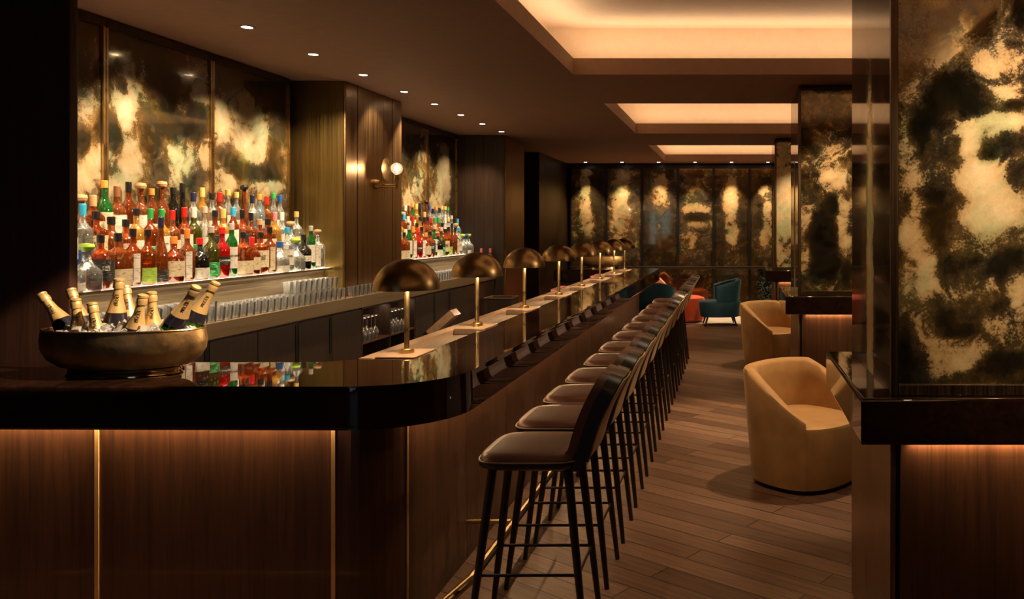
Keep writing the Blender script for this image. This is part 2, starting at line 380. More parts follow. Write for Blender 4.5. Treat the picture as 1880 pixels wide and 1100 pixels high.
# ------------------------------------------------------------------ mirror panels
def unproj(px, py, axis, val):
    dx, dz = (px-CX)/F, -(py-CY)/F
    d = val if axis == 'y' else val/dx
    return (dx*d, d, EYE+dz*d)
def field(blobs, base, w0=.12):
    def f(u, v):
        sw, sv = w0, w0*base
        for (bu, bv, ru, rv, val) in blobs:
            q = ((u-bu)/ru)**2+((v-bv)/rv)**2
            if q < 9:
                w = math.exp(-q*2.4); sw += w; sv += w*val
        return sv/sw
    return f
def glass_panel(name, axis, c, u0, u1, z0, z1, mat, f, parent, thick=.012, sgn=1, res=.035):
    """upright slab facing -y (axis 'y') or along x; front at c"""
    nu, nv = max(2, int((u1-u0)/res)), max(2, int((z1-z0)/res)); bm = BM(); g = {}
    lay = bm.verts.layers.float.new('patina')
    def P(u, z, k): return (u, c+k, z) if axis == 'y' else (c+k, u, z)
    for k, off in ((0, 0), (1, thick*sgn)):
        for i in range(nu+1):
            for j in range(nv+1):
                if k and 0 < i < nu and 0 < j < nv: continue
                u, z = u0+(u1-u0)*i/nu, z0+(z1-z0)*j/nv
                w = bm.verts.new(P(u, z, off)); w[lay] = f(u, z); g[k, i, j] = w
    for i in range(nu):
        for j in range(nv): bm.faces.new((g[0, i, j], g[0, i+1, j], g[0, i+1, j+1], g[0, i, j+1]))
    rim = [(i, 0) for i in range(nu)]+[(nu, j) for j in range(nv)]+[(i, nv) for i in range(nu, 0, -1)]+[(0, j) for j in range(nv, 0, -1)]
    for a, b2 in zip(rim, rim[1:]+rim[:1]): bm.faces.new((g[0, a[0], a[1]], g[1, a[0], a[1]], g[1, b2[0], b2[1]], g[0, b2[0], b2[1]]))
    bm.faces.new([g[1, i, j] for i, j in rim])
    return obj(name, bm, mat, parent, world=True)
def rnd_field(seed, base=.42, amp=.28, su=1.3, sv=.8):
    def f(u, v): return base+amp*mnoise.noise(Vector((u*su+seed*7.3, v*sv-seed*3.1, seed*1.9)))*1.6
    return f
def blobs_px(lst, axis, val):
    out = []
    for px, py, rx, ry, v in lst:
        X, Y, Z = unproj(px, py, axis, val); d = Y
        if axis == 'y': out.append((X, Z, rx*d/F, ry*d/F, v))
        else:
            Y2 = unproj(px+rx, py, axis, val)[1]; out.append((Y, Z, max(.05, abs(Y2-Y)), ry*d/F, v))
    return out
M['pat_a'] = patina('antique_mirror_warm', seed=1); M['pat_b'] = patina('antique_mirror_green', seed=2, dark=(.12, .105, .075), s1=3.2, tint=(.62, .70, .86))
M['pat_c'] = patina('antique_mirror_smoked', seed=3, dark=(.20, .15, .095), k1=.6, tint=(.85, .8, .75))
M['pat_d'] = patina('smoky_mirror', seed=4, dark=(.05, .04, .025), k1=.12)
b = M['pat_d'].node_tree.nodes['Principled BSDF']; b.inputs['Coat Weight'].default_value = 0; b.inputs['Specular IOR Level'].default_value = .5; b.inputs['IOR'].default_value = 1.13
M['pat_d'].node_tree.links.remove(b.inputs['Metallic'].links[0]); b.inputs['Metallic'].default_value = 0

LEFT_BL = [(165,150,30,60,.4),(160,60,40,50,.30),(160,190,20,45,.62),(148,265,16,28,.1),(170,300,20,50,.60),(150,330,20,30,.66),(180,230,10,40,.25),
 (225,190,18,50,.70),(222,165,10,20,.15),(210,250,12,35,.2),(240,300,22,40,.66),(215,345,25,25,.62),(265,70,70,50,.30),(290,140,40,60,.28),(250,150,20,40,.5),
 (355,225,22,34,.08),(362,165,14,22,.62),(330,200,14,20,.55),(310,220,26,40,.15),(275,260,22,40,.22),(290,310,25,40,.34),(330,265,30,18,.55),(340,300,26,30,.62),(355,330,18,25,.30),(375,290,10,22,.62),(320,280,14,20,.7),
 (405,230,14,40,.66),(430,130,40,40,.30),(480,160,30,40,.32),(450,200,22,35,.62),(470,260,34,40,.70),(455,235,10,12,.28),(420,290,20,20,.35),(435,310,25,18,.15),(500,280,16,50,.15),(410,330,18,30,.62),(480,320,30,14,.12),(495,340,22,16,.66),(520,200,10,60,.28)]
fl = field(blobs_px(LEFT_BL, 'x', XW), .46)
def wall_panel(i, y0, y1, f, mat, label):
    t = thing('mirror_panel', label, 'mirror panel', (XW, (y0+y1)/2, 1.59))
    glass_panel('mirror', 'x', XW+.012, y0, y1, 1.59, 2.845, mat, f, t, sgn=-1)
    for ya, yb_ in ((y0-.012, y0+.004), (y1-.004, y1+.012)): obj('frame_strip', bx(XW, XW+.026, ya, yb_, 1.59, 2.845), M['brass_lit'], t, world=True)
    bm = bx(XW, XW+.03, y0-.012, y1+.012, 2.845, 2.895); obj('top_rail', bm, M['bronze_dark'], t, world=True)
lab = ['narrow antiqued gold mirror panel beside the dark pillar above the bottles', 'wide antiqued gold mirror panel between two brass strips above the bottles', 'antiqued gold mirror panel above the bottles beside the bronze sconce column',
       'antiqued mirror panel just behind the bronze sconce column', 'dim antiqued mirror panel above the far bottle display', 'antiqued mirror panel above the far bottles beside the planked wall']
for i, (y0, y1) in enumerate([(3.765, 4.73), (4.76, 5.70), (5.73, 6.69)]): wall_panel(i, y0, y1, fl, M['pat_b'], lab[i])
FARL = field(blobs_px([(755,300,14,40,.35),(748,370,10,25,.6),(765,350,10,40,.55),(775,280,8,40,.5),(812,300,14,50,.62),(815,340,12,30,.68),(800,370,14,20,.6),(795,270,6,40,.25),(830,300,6,60,.25),(750,250,20,18,.3),(810,250,20,14,.25)], 'x', XW), .4)
for i, (y0, y1) in enumerate([(7.97, 8.82), (8.85, 9.70), (9.73, 10.74)]): wall_panel(i, y0, y1, FARL, M['pat_b'], lab[3+i])
# far wall: row of panels between dark posts, with the horizontal rail
FX = [-3.13+.68*k for k in range(9)]
far_n = ['first', 'second', 'third', 'fourth', 'fifth', 'sixth', 'seventh', 'eighth']
FAR_BL = [[(1076,350,10,60,.62),(1080,400,14,40,.66),(1095,380,12,60,.2),(1060,440,12,30,.4)], [(1146,330,12,20,.66),(1140,380,20,60,.66),(1160,370,10,12,.2),(1170,420,10,60,.45)],
 [(1212,350,16,40,.58),(1195,430,12,50,.15),(1225,450,12,50,.15),(1212,310,18,14,.35)], [(1275,385,26,10,.7),(1280,398,22,9,.0),(1280,412,20,10,.68),(1265,440,20,30,.5),(1260,350,14,20,.4),(1290,450,12,40,.35)],
 [(1340,370,14,50,.7),(1345,430,12,24,.66),(1320,420,10,60,.2),(1365,420,10,60,.25),(1345,320,12,18,.5)], [(1405,420,14,50,.62),(1410,380,8,10,.75),(1400,350,10,10,.7),(1395,400,8,30,.2)], [], []]
for k in range(8):
    x0, x1 = FX[k]+.025, FX[k+1]-.025
    t = thing('mirror_panel', f'tall antiqued mirror panel on the far wall, {far_n[k]} along from the passage corner', 'mirror panel', ((x0+x1)/2, Y_END, 0))
    f = field(blobs_px(FAR_BL[k], 'y', Y_END), .36, .15) if FAR_BL[k] else rnd_field(k)
    glass_panel('mirror', 'y', Y_END, x0, x1, .03, 2.80, M['pat_c'], f, t, thick=.02)
    bm = BM(); box(bm, x0-.024, x0, Y_END-.02, Y_END+.05, 0, 2.83); box(bm, x1, x1+.024, Y_END-.02, Y_END+.05, 0, 2.83); box(bm, x0, x1, Y_END-.02, Y_END+.05, 2.80, 2.83)
    obj('frame', bm, M['black'], t, world=True)
bm = BM(); box(bm, FX[0], .6, Y_END-.075, Y_END-.021, .895, .945, bev=.008)
tag(obj('wall_rail', bm, M['shell']), 'slim dark rail running across the far mirrors', 'rail')
bm = bx(.42, .78, Y_END-.06, Y_END-.022, 0, .89); tag(obj('marble_panel', bm, M['marble']), 'low dark veined marble panel under the far rail', 'panel')

# ------------------------------------------------------------------ mirrored columns on the right
cn = ['nearest', 'middle', 'far']
COL_BL = [(1680,130,22,22,.42),(1660,60,20,80,.48),(1740,40,40,30,.60),(1800,45,34,36,.28),(1830,110,40,34,.60),(1860,70,20,20,.35),(1720,90,34,20,.58),
 (1750,160,50,26,.15),(1790,190,30,20,.2),(1850,165,24,12,.55),(1865,190,20,8,.1),(1840,225,44,16,.74),(1780,235,24,16,.7),(1690,240,16,30,.08),(1665,260,18,60,.55),(1680,340,18,40,.64),
 (1730,290,26,60,.44),(1720,200,20,30,.2),(1800,330,40,36,.80),(1840,380,36,30,.76),(1805,400,40,26,.70),(1780,265,14,20,.74),(1815,280,18,12,.25),(1860,260,24,16,.45),
 (1670,430,18,30,.72),(1690,455,18,26,.66),(1665,500,14,40,.55),(1700,500,20,50,.66),(1725,400,16,60,.25),(1748,490,20,14,.2),(1760,540,32,34,.42),(1740,590,20,20,.15),(1765,610,24,10,.06),(1790,480,16,12,.15),
 (1835,490,16,22,.12),(1860,465,20,16,.12),(1870,540,20,40,.6),(1820,530,14,30,.6),(1780,650,50,30,.62),(1720,660,24,40,.58),(1840,665,36,22,.10),(1820,600,30,24,.56),(1665,650,14,50,.2),(1870,620,20,30,.5),(1690,610,16,60,.45)]
MID_BL = [(1500,250,40,40,.34),(1545,270,20,30,.45),(1490,340,20,40,.42),(1530,330,26,20,.58),(1480,400,14,30,.55),(1525,380,16,20,.15),(1545,400,12,40,.58),(1510,430,30,40,.08),(1475,470,14,40,.52),(1550,450,12,30,.62),(1510,490,30,24,.10),(1480,520,20,16,.4),(1555,500,10,20,.2)]
for k, yb in enumerate((2.77, 6.93, 11.09)):
    core = struct('column_core', bx(.56, 1.72, yb+.07, yb+1.0, 0, HC-.001), M['black'])
    y0, y1, x0, x1 = yb+.05, yb+1.01, .54, 1.74
    # ledge
    led = thing('column_ledge', f'glossy dark wooden drinks ledge wrapped around the {cn[k]} mirrored column', 'ledge', (1.1, yb+.5, .94))
    bm = BM(); pts = [(.426, yb), (1.86, yb), (1.86, yb+1.06), (.426, yb+1.06)]
    prism(bm, pts, .94, 1.10, bev=.012, seg=3)
    obj('ledge_top', bm, M['bar_top'], led, world=True)
    # lower cladding
    cl = thing('column_cladding', f'oak and bronze panelled base under the ledge of the {cn[k]} mirrored column', 'column cladding', (1.1, yb+.5, 0))
    obj('front_panel', bx(x0+.03, x1, y0-.002, y0+.018, .0, .9395, bev=.002), M['bar_front'], cl, world=True)
    obj('side_panel', bx(x0-.002, x0+.018, y0+.02, y1, .0, .9395, bev=.002), M['bronze'], cl, world=True)
    # mirrors above
    t = thing('column_mirror', f'antiqued gold mirror facing the front of the {cn[k]} column', 'mirror panel', (1.1, y0, 1.101))
    f = field(blobs_px(COL_BL if k == 0 else MID_BL, 'y', y0), .42) if k < 2 else rnd_field(21, .47, .25)
    glass_panel('mirror', 'y', y0+.006, x0+.02, x1-.01, 1.14, 2.86, M['pat_a'], f, t, res=.03)
    bm = BM(); box(bm, x0-.004, x0+.022, y0-.008, y0+.02, 1.101, 2.885, bev=.003); box(bm, x0+.0225, x1, y0-.008, y0+.02, 1.101, 1.14, bev=.003); box(bm, x0+.0225, x1, y0-.008, y0+.02, 2.855, 2.885)
    obj('frame', bm, M['bronze_dark'], t, world=True)
    t = thing('column_mirror', f'smoky mirror on the bar-facing side of the {cn[k]} column', 'mirror panel', (x0, yb+.5, 1.101))
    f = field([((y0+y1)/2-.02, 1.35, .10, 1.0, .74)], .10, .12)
    glass_panel('mirror', 'x', x0, y0+.021, y1, 1.101, 2.885, M['pat_d'], f, t, sgn=1)

# ------------------------------------------------------------------ bar counter
bar = thing('bar_counter', 'long glossy dark wooden bar with rounded corner and bronze oak front', 'bar counter', (-1.4, 7, 0))
XF, XT0, XT1, XI = -1.07, -1.42, -1.60, -1.665
out = [(-3.6, 2.98)]+arc(-1.42, 3.33, .35, -90, 0, 14)+arc(XF-.2, 11.55, .2, 0, 90, 8)+[(-2.5, 11.75), (-2.5, 11.25)]+[(XT0, 11.25)]
out += [(XT0, 3.60), (XI+.0, 3.60)]+arc(XI-.17, 3.69, .17, -32, -90, 6)+[(-2.3, 3.52), (-2.835, 3.52), (-3.6, 3.52)]
bm = BM(); prism(bm, out, .94, 1.10, bev=.022, seg=5); obj('countertop', bm, M['bar_top'], bar, world=True)
obj('inner_rail', bx(XI, XT1, 3.605, 11.245, .96, 1.104, bev=.006), M['tray_wood'], bar, world=True)
obj('drip_tray', bx(XT1+.001, XT0-.001, 3.605, 11.245, 1.03, 1.072), M['tray'], bar, world=True)
LAMP_Y = [3.75, 4.77, 5.84, 6.98, 8.02, 9.10, 10.16, 11.12]
for y in LAMP_Y: obj('lamp_block', bx(XT1+.002, XT0-.002, y-.13, min(11.24, y+.13), 1.073, 1.106, bev=.004), M['tray_wood'], bar, world=True)
# front panels following the corner
path = [(-3.6, 3.27), (-1.56, 3.27)]+arc(-1.56, 3.47, .2, -90, 0, 12)[1:]+[(-1.36, 11.6)]
def along(s):
    acc = 0
    for (x0, y0), (x1, y1) in zip(path, path[1:]):
        L = math.hypot(x1-x0, y1-y0)
        if s <= acc+L+1e-9:
            t = (s-acc)/L; return (x0+(x1-x0)*t, y0+(y1-y0)*t, (x1-x0)/L, (y1-y0)/L)
        acc += L
    return (*path[-1], 0, 1)
ARC = math.pi*.2/2; s_arc1 = 2.04+ARC
def s_at_y(y): return s_arc1+(y-3.47)
seams = [0, -2.553+3.6, -1.607+3.6, 2.04+ARC*.80]+[s_at_y(4.14+.715*k) for k in range(11)]+[s_at_y(11.59)]
for k, (a, c) in enumerate(zip(seams, seams[1:])):
    bm = BM(); n = max(2, int((c-a)/.03)) if k in (2, 3) else 2; ring = []
    for i in range(n+1):
        x, y, tx, ty = along(a+.003+(c-a-.006)*i/n); nx, ny = ty, -tx
        ring.append([bm.verts.new((x-nx*o, y-ny*o, z)) for o, z in ((0, .0), (0, .939), (.025, .939), (.025, 0))])
    for r0, r1 in zip(ring, ring[1:]):
        for q in range(4): bm.faces.new((r0[q], r0[(q+1) % 4], r1[(q+1) % 4], r1[q]))
    bm.faces.new(ring[0]); bm.faces.new(ring[-1][::-1])
    obj('front_panel', bm, M['bar_front'], bar, world=True)
for k, w in ((1, .0075), (2, .008), (3, .004)):
    x, y, tx, ty = along(seams[k]); nx, ny = ty, -tx
    bm = BM(); obox(bm, (x+nx*.0, y+ny*.0, .47), (tx, ty, 0), (nx, ny, 0), (0, 0, 1), w, .006, .468)
    obj('brass_strip', bm, M['strip'], bar, world=True)
obj('bar_core', bx(XI, -1.40, 3.53, 11.5, 0, .938), M['black'], bar, world=True)
obj('front_core', bx(-3.6, -1.68, 3.31, 3.50, 0, .938), M['black'], bar, world=True)
obj('end_core', bx(-2.5, -1.40, 11.501, 11.6, 0, .938), M['dark_wood'], bar, world=True)
fr = [(-1.12, 3.45+.0, .19), (-1.12, 11.5, .19)]
bm = BM(); tube(bm, [(-3.0, 3.03, .19), (-1.5, 3.03, .19), (-1.29, 3.09, .19), (-1.16, 3.22, .19), (-1.12, 3.45, .19), (-1.12, 11.5, .19)], .021, 12)
rail = obj('foot_rail', bm, M['brass'], bar, world=True)
for y in [4.14+.715*2*k for k in range(6)]:
    bm = BM(); tube(bm, [(-1.36, y, .19), (-1.12, y, .19)], .011, 8); obj('rail_bracket', bm, M['brass'], rail, world=True)
# service shelf on the bartender's side
shelf = tag(obj('service_shelf', bx(-1.98, XI-.002, 3.8, 10.9, .80, .84, bev=.004), M['steel']), 'steel service shelf along the inside of the long bar', 'shelf')
legs = BM()
for y in (3.9, 6.2, 8.5, 10.8): box(legs, -1.96, -1.93, y-.015, y+.015, 0, .8)
obj('shelf_support', legs, M['steel'], shelf, world=True)

# ------------------------------------------------------------------ table lamps
ordn = ['first', 'second', 'third', 'fourth', 'fifth', 'sixth', 'seventh', 'eighth', 'ninth', 'tenth', 'eleventh', 'twelfth', 'thirteenth', 'fourteenth', 'fifteenth', 'sixteenth', 'seventeenth', 'eighteenth', 'nineteenth', 'twentieth'] + ['twenty-'+w for w in ('first', 'second', 'third', 'fourth', 'fifth', 'sixth', 'seventh', 'eighth', 'ninth')]+['thirtieth']
bm = BM(); lathe(bm, [(0, 0), (.034, 0), (.034, .016), (.031, .02), (.014, .02), (0, .02)], 28); me_base = mesh_of('lamp_base', bm, M['brass_lit'])
bm = BM(); lathe(bm, [(.0115, .02), (.0115, .30), (0, .30)], 16); me_stem = mesh_of('lamp_stem', bm, M['brass_lit'])
bm = BM(); R = .145
prof = [(R*math.cos(a), .29+R*.97*math.sin(a)) for a in [PI/2*i/14 for i in range(15)]]
prof[-1] = (0, prof[-1][1]); inner = [((R-.004)*math.cos(a), .29+(R-.004)*.97*math.sin(a)) for a in [PI/2*i/14 for i in range(15)]]; inner[-1] = (0, inner[-1][1])
lathe(bm, inner[::-1]+prof, 40); me_dome = mesh_of('lamp_shade', bm, M['brass'])
bm = BM(); lathe(bm, [(0, .305), (.018, .31), (.022, .335), (.012, .36), (0, .365)], 14); me_bulb = mesh_of('bulb', bm, M['tube_glow'])
for i, y in enumerate(LAMP_Y):
    t = thing('table_lamp', f'brass dome lamp on the bar, {ordn[i]} in the row counting from the champagne bowl', 'lamp', (-1.508, y, 1.1065), group='dome lamps along the bar')
    for nm, me in (('lamp_base', me_base), ('lamp_stem', me_stem), ('lamp_shade', me_dome), ('bulb', me_bulb)): obj(nm, me, None, t)
    light('POINT', (-1.508+.045, y-.03, 1.1065+.312), 15, WARM2, parent=t, shadow_soft_size=.02)

# ------------------------------------------------------------------ back bar counter, cabinets
bc = thing('back_counter', 'long bronze steel back bar worktop holding rows of clear glasses', 'counter', (-3.4, 7, 1.0))
bm = BM(); prism(bm, [(-3.15, 3.76), (-3.15, 10.755), (-3.69, 10.755), (-3.69, 3.76)], 1.005, 1.105, bev=.003, seg=1)
obj('worktop', bm, M['steel'], bc, world=True)
edges = [3.78, 4.43, 4.93, 5.43, 5.94, 6.43, 6.94, 8.10, 8.64, 9.10, 9.60, 10.10, 10.75]
handles = {0: 1, 1: 1, 2: 0, 3: 1, 4: 1, 7: 1, 8: 1, 10: 1, 11: 0}
ci = 0
for k, (a, c) in enumerate(zip(edges, edges[1:])):
    if a == 6.94: continue
    t = thing('cabinet', f'dark wooden back bar cabinet, {ordn[ci]} door along from the dark pillar', 'cabinet', (-3.4, (a+c)/2, 0), group='cabinets under the back bar'); ci += 1
    xb = -3.60
    bm = BM(); box(bm, xb, -3.196, a+.002, c-.002, .06, 1.003)
    obj('body', bm, M['black'], t, world=True)
    d = obj('door', bx(-3.195, -3.172, a+.005, c-.005, .08, .985, bev=.002), M['dark_wood'], t, world=True)
    if handles.get(k): obj('handle', bx(-3.176, -3.168, c-.05, c-.012, .70, .975), M['black'], d, world=True)
# open glass shelves set into the cabinets
t = thing('open_shelf_unit', 'dark open shelf unit with two bays of stemmed glasses under the back counter', 'shelf unit', (-3.2, 7.5, 0))
obj('back_panel', bx(-3.50, -3.49, 6.945, 8.095, .05, 1.003), M['dark_wood'], t, world=True)
for y in (6.945, 7.505, 8.08): obj('divider', bx(-3.489, -3.172, y, y+.015, .05, .985), M['dark_wood'], t, world=True)
for y0, y1 in ((6.961, 7.504), (7.521, 8.079)):
    for z in (.30, .68): obj('shelf', bx(-3.489, -3.176, y0, y1, z, z+.016), M['bar_front'], t, world=True)
    obj('top_board', bx(-3.489, -3.176, y0, y1, .985, 1.003), M['dark_wood'], t, world=True)
    light('AREA', (-3.24, (y0+y1)/2, .98), .8, WARM2, shape='RECTANGLE', size=.03, size_y=.5)

# ------------------------------------------------------------------ bottle displays (lit steps)
STEP = [(-3.47, -3.335, 1.348), (-3.575, -3.471, 1.465), (-3.668, -3.576, 1.585)]
for nm, y0, y1, w in (('near', 3.77, 6.775, 'between the dark pillar and the sconce column'), ('far', 7.95, 10.5, 'beyond the sconce column')):
    t = thing('bottle_display', f'stepped lit bronze bottle display {w}', 'bottle display', (-3.5, (y0+y1)/2, 1.106))
    for i, (a, c, z) in enumerate(STEP):
        r = obj('riser', bx(a, c if i else -3.41, y0, y1, 1.1065, z-.013), M['steel'], t, world=True)
        obj('lit_step', bx(a, c-.006, y0, y1, z-.012, z), M['step'], t, world=True)
        obj('step_lip', bx(c-.0055, c, y0, y1, z-.016, z+.001), M['steel'], t, world=True)
        light('AREA', (c-.02 if i == 0 else c+.004, (y0+y1)/2, z-.0175), (14 if i == 0 else 5)*(y1-y0)/2.6, CREAM, spread=2.0, shape='RECTANGLE', size=.012, size_y=y1-y0-.05)

# bottle shapes: (profile, squareness, label z range, section radius, cap z from, cap radius)
def shape(h, r, body, neck=.0135, sh=.05, sq=0, foot=.004, sx=1, sy=1):
    p = [(0, 0), (r-.006, 0), (r, foot+.004), (r, body)]
    for i in range(1, 6):
        t = i/5; p.append((r+(neck-r)*(t*t*(3-2*t)), body+sh*t))
    p += [(neck, h-.03), (neck, h-.012)]; p.append((0, h-.012))
    return dict(p=p, sq=sq, r=r, body=body, h=h, neck=neck, sx=sx, sy=sy)
SH = {'round': shape(.30, .041, .17), 'tall': shape(.325, .036, .185, .013, .06), 'slim': shape(.315, .030, .20, .0125, .05), 'square': shape(.265, .045, .165, .014, .035, 5),
      'flask': shape(.275, .046, .175, .015, .03, 4, sx=.72, sy=1.15), 'squat': shape(.225, .056, .105, .016, .05), 'jug': shape(.20, .060, .080, .018, .065), 'wide': shape(.245, .050, .130, .015, .05),
      'longneck': shape(.345, .033, .13, .0125, .12), 'wine': shape(.305, .037, .185, .0145, .055)}
SIZEW = {'round': 'round', 'tall': 'tall', 'slim': 'slim', 'square': 'square', 'flask': 'flat-sided', 'squat': 'squat', 'jug': 'squat round', 'wide': 'stout', 'longneck': 'long-necked', 'wine': 'tapered'}
MESH = {}
for k, s in SH.items():
    bm = BM(); lathe(bm, s['p'], 20, sx=s['sx'], sy=s['sy'], sq=s['sq'] if s['sq'] else 0)
    # necks stay round
    if s['sq'] or s['sx'] != 1:
        for v in bm.verts:
            t = max(0, min(1, (v.co.z-s['body'])/.03))
            if t > 0:
                rr = math.hypot(v.co.x, v.co.y)
                if rr > 1e-6:
                    a = math.atan2(v.co.y, v.co.x); tr = min((abs(q[1]-v.co.z), q[0]) for q in s['p'])[1]
                    v.co.x = v.co.x*(1-t)+tr*math.cos(a)*t; v.co.y = v.co.y*(1-t)+tr*math.sin(a)*t
    MESH[k] = mesh_of('bottle_glass', bm, M['glass'], 40)
    # wrap label: shell over 200 degrees facing +x/-y
    for kind, (z0, z1, a0, a1) in {'wrap': (.25, .88, -120, 75), 'low': (.08, .55, -110, 60), 'band': (.45, .75, -120, 80), 'strip': (.12, 1.0, -50, -5)}.items():
        bm = BM(); n = 16; rows = []
        for z in (s['body']*z0, s['body']*z1):
            row = []
            for i in range(n+1):
                a = math.radians(a0+(a1-a0)*i/n); cx, cy = math.cos(a), math.sin(a)
                if s['sq']:
                    p = 2+s['sq']; m_ = (abs(cx)**p+abs(cy)**p)**(-1/p); cx *= m_; cy *= m_
                row.append([bm.verts.new(((s['r']+o)*cx*s['sx'], (s['r']+o)*cy*s['sy'], z)) for o in (.0012, .0004)])
            rows.append(row)
        for i in range(n):
            A, B, C, D = rows[0][i], rows[0][i+1], rows[1][i+1], rows[1][i]
            bm.faces.new((A[0], B[0], C[0], D[0])); bm.faces.new((A[1], D[1], C[1], B[1])); bm.faces.new((A[0], A[1], B[1], B[0])); bm.faces.new((D[0], C[0], C[1], D[1]))
        bm.faces.new((rows[0][0][0], rows[1][0][0], rows[1][0][1], rows[0][0][1])); bm.faces.new((rows[0][n][0], rows[0][n][1], rows[1][n][1], rows[1][n][0]))
        MESH[k, kind] = mesh_of('paper_label', bm, M['glass'], 60)
    h, nk = s['h'], s['neck']
    bm = BM(); lathe(bm, [(nk+.001, h-.04), (nk+.0025, h-.038), (nk+.0025, h-.002), (nk, h), (0, h)], 14); MESH[k, 'cap'] = mesh_of('cap', bm, M['glass'], 30)
    bm = BM(); lathe(bm, [(nk+.0006, h-.056), (nk+.001, h-.052), (nk+.0014, h-.01), (nk+.0014, h-.002), (nk, h), (0, h)], 14); MESH[k, 'foil'] = mesh_of('neck_foil', bm, M['glass'], 30)
    bm = BM(); lathe(bm, [(nk, h-.02), (nk+.002, h-.012), (nk+.010, h-.01), (nk+.014, h+.004), (nk+.010, h+.018), (0, h+.022)], 16); MESH[k, 'stopper'] = mesh_of('stopper', bm, M['glass'], 30)
GL = {'amber': seethrough('amber_liquor', (.38, .075, .009), .27, (.70, .22, .03)), 'brown': seethrough('dark_amber_liquor', (.30, .075, .015), .5, (.55, .20, .05)), 'clear': seethrough('clear_liquor', (.78, .84, .80), .16, (.95, .97, .95)),
      'red': seethrough('red_liquor', (.62, .012, .012), .5, (.85, .05, .05)), 'green': seethrough('green_bottle_glass', (.015, .20, .035), .5, (.10, .50, .16)), 'black': seethrough('near_black_bottle_glass', (.010, .012, .010), .85, (.08, .08, .07)),
      'gold': seethrough('golden_liquor', (.75, .42, .07), .38, (.92, .66, .25)), 'olive': seethrough('olive_bottle_glass', (.10, .11, .015), .5, (.36, .36, .10)), 'blue': seethrough('pale_blue_bottle_glass', (.35, .55, .68), .3, (.65, .82, .93)),
      'pink': seethrough('orange_red_liquor', (.80, .18, .06), .45, (.95, .42, .25)), 'rose': seethrough('rose_wine', (.55, .12, .08), .5, (.8, .35, .25))}
GW = {'black': 'black', 'olive': 'olive green', 'blue': 'pale blue', 'gold': 'golden', 'pink': 'orange-red', 'brown': 'dark amber'}
PC = {'white': (.80, .77, .68), 'cream': (.72, .62, .42), 'black': (.012, .011, .011), 'green': (.03, .30, .07), 'red': (.60, .02, .015), 'blue': (.02, .10, .42), 'sky': (.03, .38, .68), 'gold': (.62, .42, .12), 'orange': (.75, .26, .05),
      'brown': (.20, .09, .04), 'grey': (.40, .38, .35), 'lime': (.36, .58, .08), 'navy': (.015, .02, .06), 'wood': (.50, .30, .15), 'pink': (.8, .22, .25)}
def paper(name, col):
    m, nt, b = newmat(name); v = noise(nt, coords(nt, (45, 45, 260)), 1, 1, 0)
    ink = [x*.25 for x in col] if sum(col) > .5 else [min(1, x*6+.08) for x in col]
    nt.links.new(ramp(nt, v, [(.58, [x*.72 for x in col]), (.66, ink)]), b.inputs['Base Color']); b.inputs['Roughness'].default_value = .55; return m
PM = {k: paper('paper_'+k, v) for k, v in PC.items()}
KM = {k: plain('cap_'+k, v, .32, var=.1, coat=.3) for k, v in PC.items()}
INK = plain('ink', (.02, .018, .016), .5); INKW = plain('white_ink', (.8, .78, .7), .5)
def setm(o, m):
    o.material_slots[0].link = 'OBJECT'; o.material_slots[0].material = m
TXT = {}
def lettering(shp, body, size, z, parent, mat, a_c):
    s = SH[shp]; key = (shp, body, size, z, a_c)
    if key not in TXT:
        me = text_mesh(body, size); R = s['r']+.0016
        for v in me.vertices:
            a = math.radians(a_c)+v.co.x/R; cx, cy = math.cos(a), math.sin(a)
            if s['sq']:
                p = 2+s['sq']; q = (abs(cx)**p+abs(cy)**p)**(-1/p); cx *= q; cy *= q
            r2 = R+v.co.z; y = v.co.y; v.co = (r2*cx*s['sx'], r2*cy*s['sy'], z+y)
        me.materials.append(INK); TXT[key] = me
    o = obj('lettering', TXT[key], None, parent); setm(o, mat); return o
def bottle(shp, glass, lab, cap, loc, label, group, kind='wrap', capk='cap', text=None, tcol=None, rz=0, name='liquor_bottle', cat='bottle', sc=1):
    t = thing(name, label, cat, loc, rz, group); t.scale = (sc, sc, sc)
    g = obj('bottle_glass', MESH[shp], None, t); setm(g, GL[glass])
    if lab: l = obj('paper_label', MESH[shp, kind], None, t); setm(l, PM[lab])
    c = obj({'cap': 'cap', 'foil': 'neck_foil', 'stopper': 'stopper'}[capk], MESH[shp, capk], None, t); setm(c, KM[cap])
    if text:
        z = SH[shp]['body']*{'wrap': .62, 'low': .35, 'band': .6, 'strip': .55}[kind]
        lettering(shp, text[0], text[1], z, t, tcol or INK, -38)
    return t
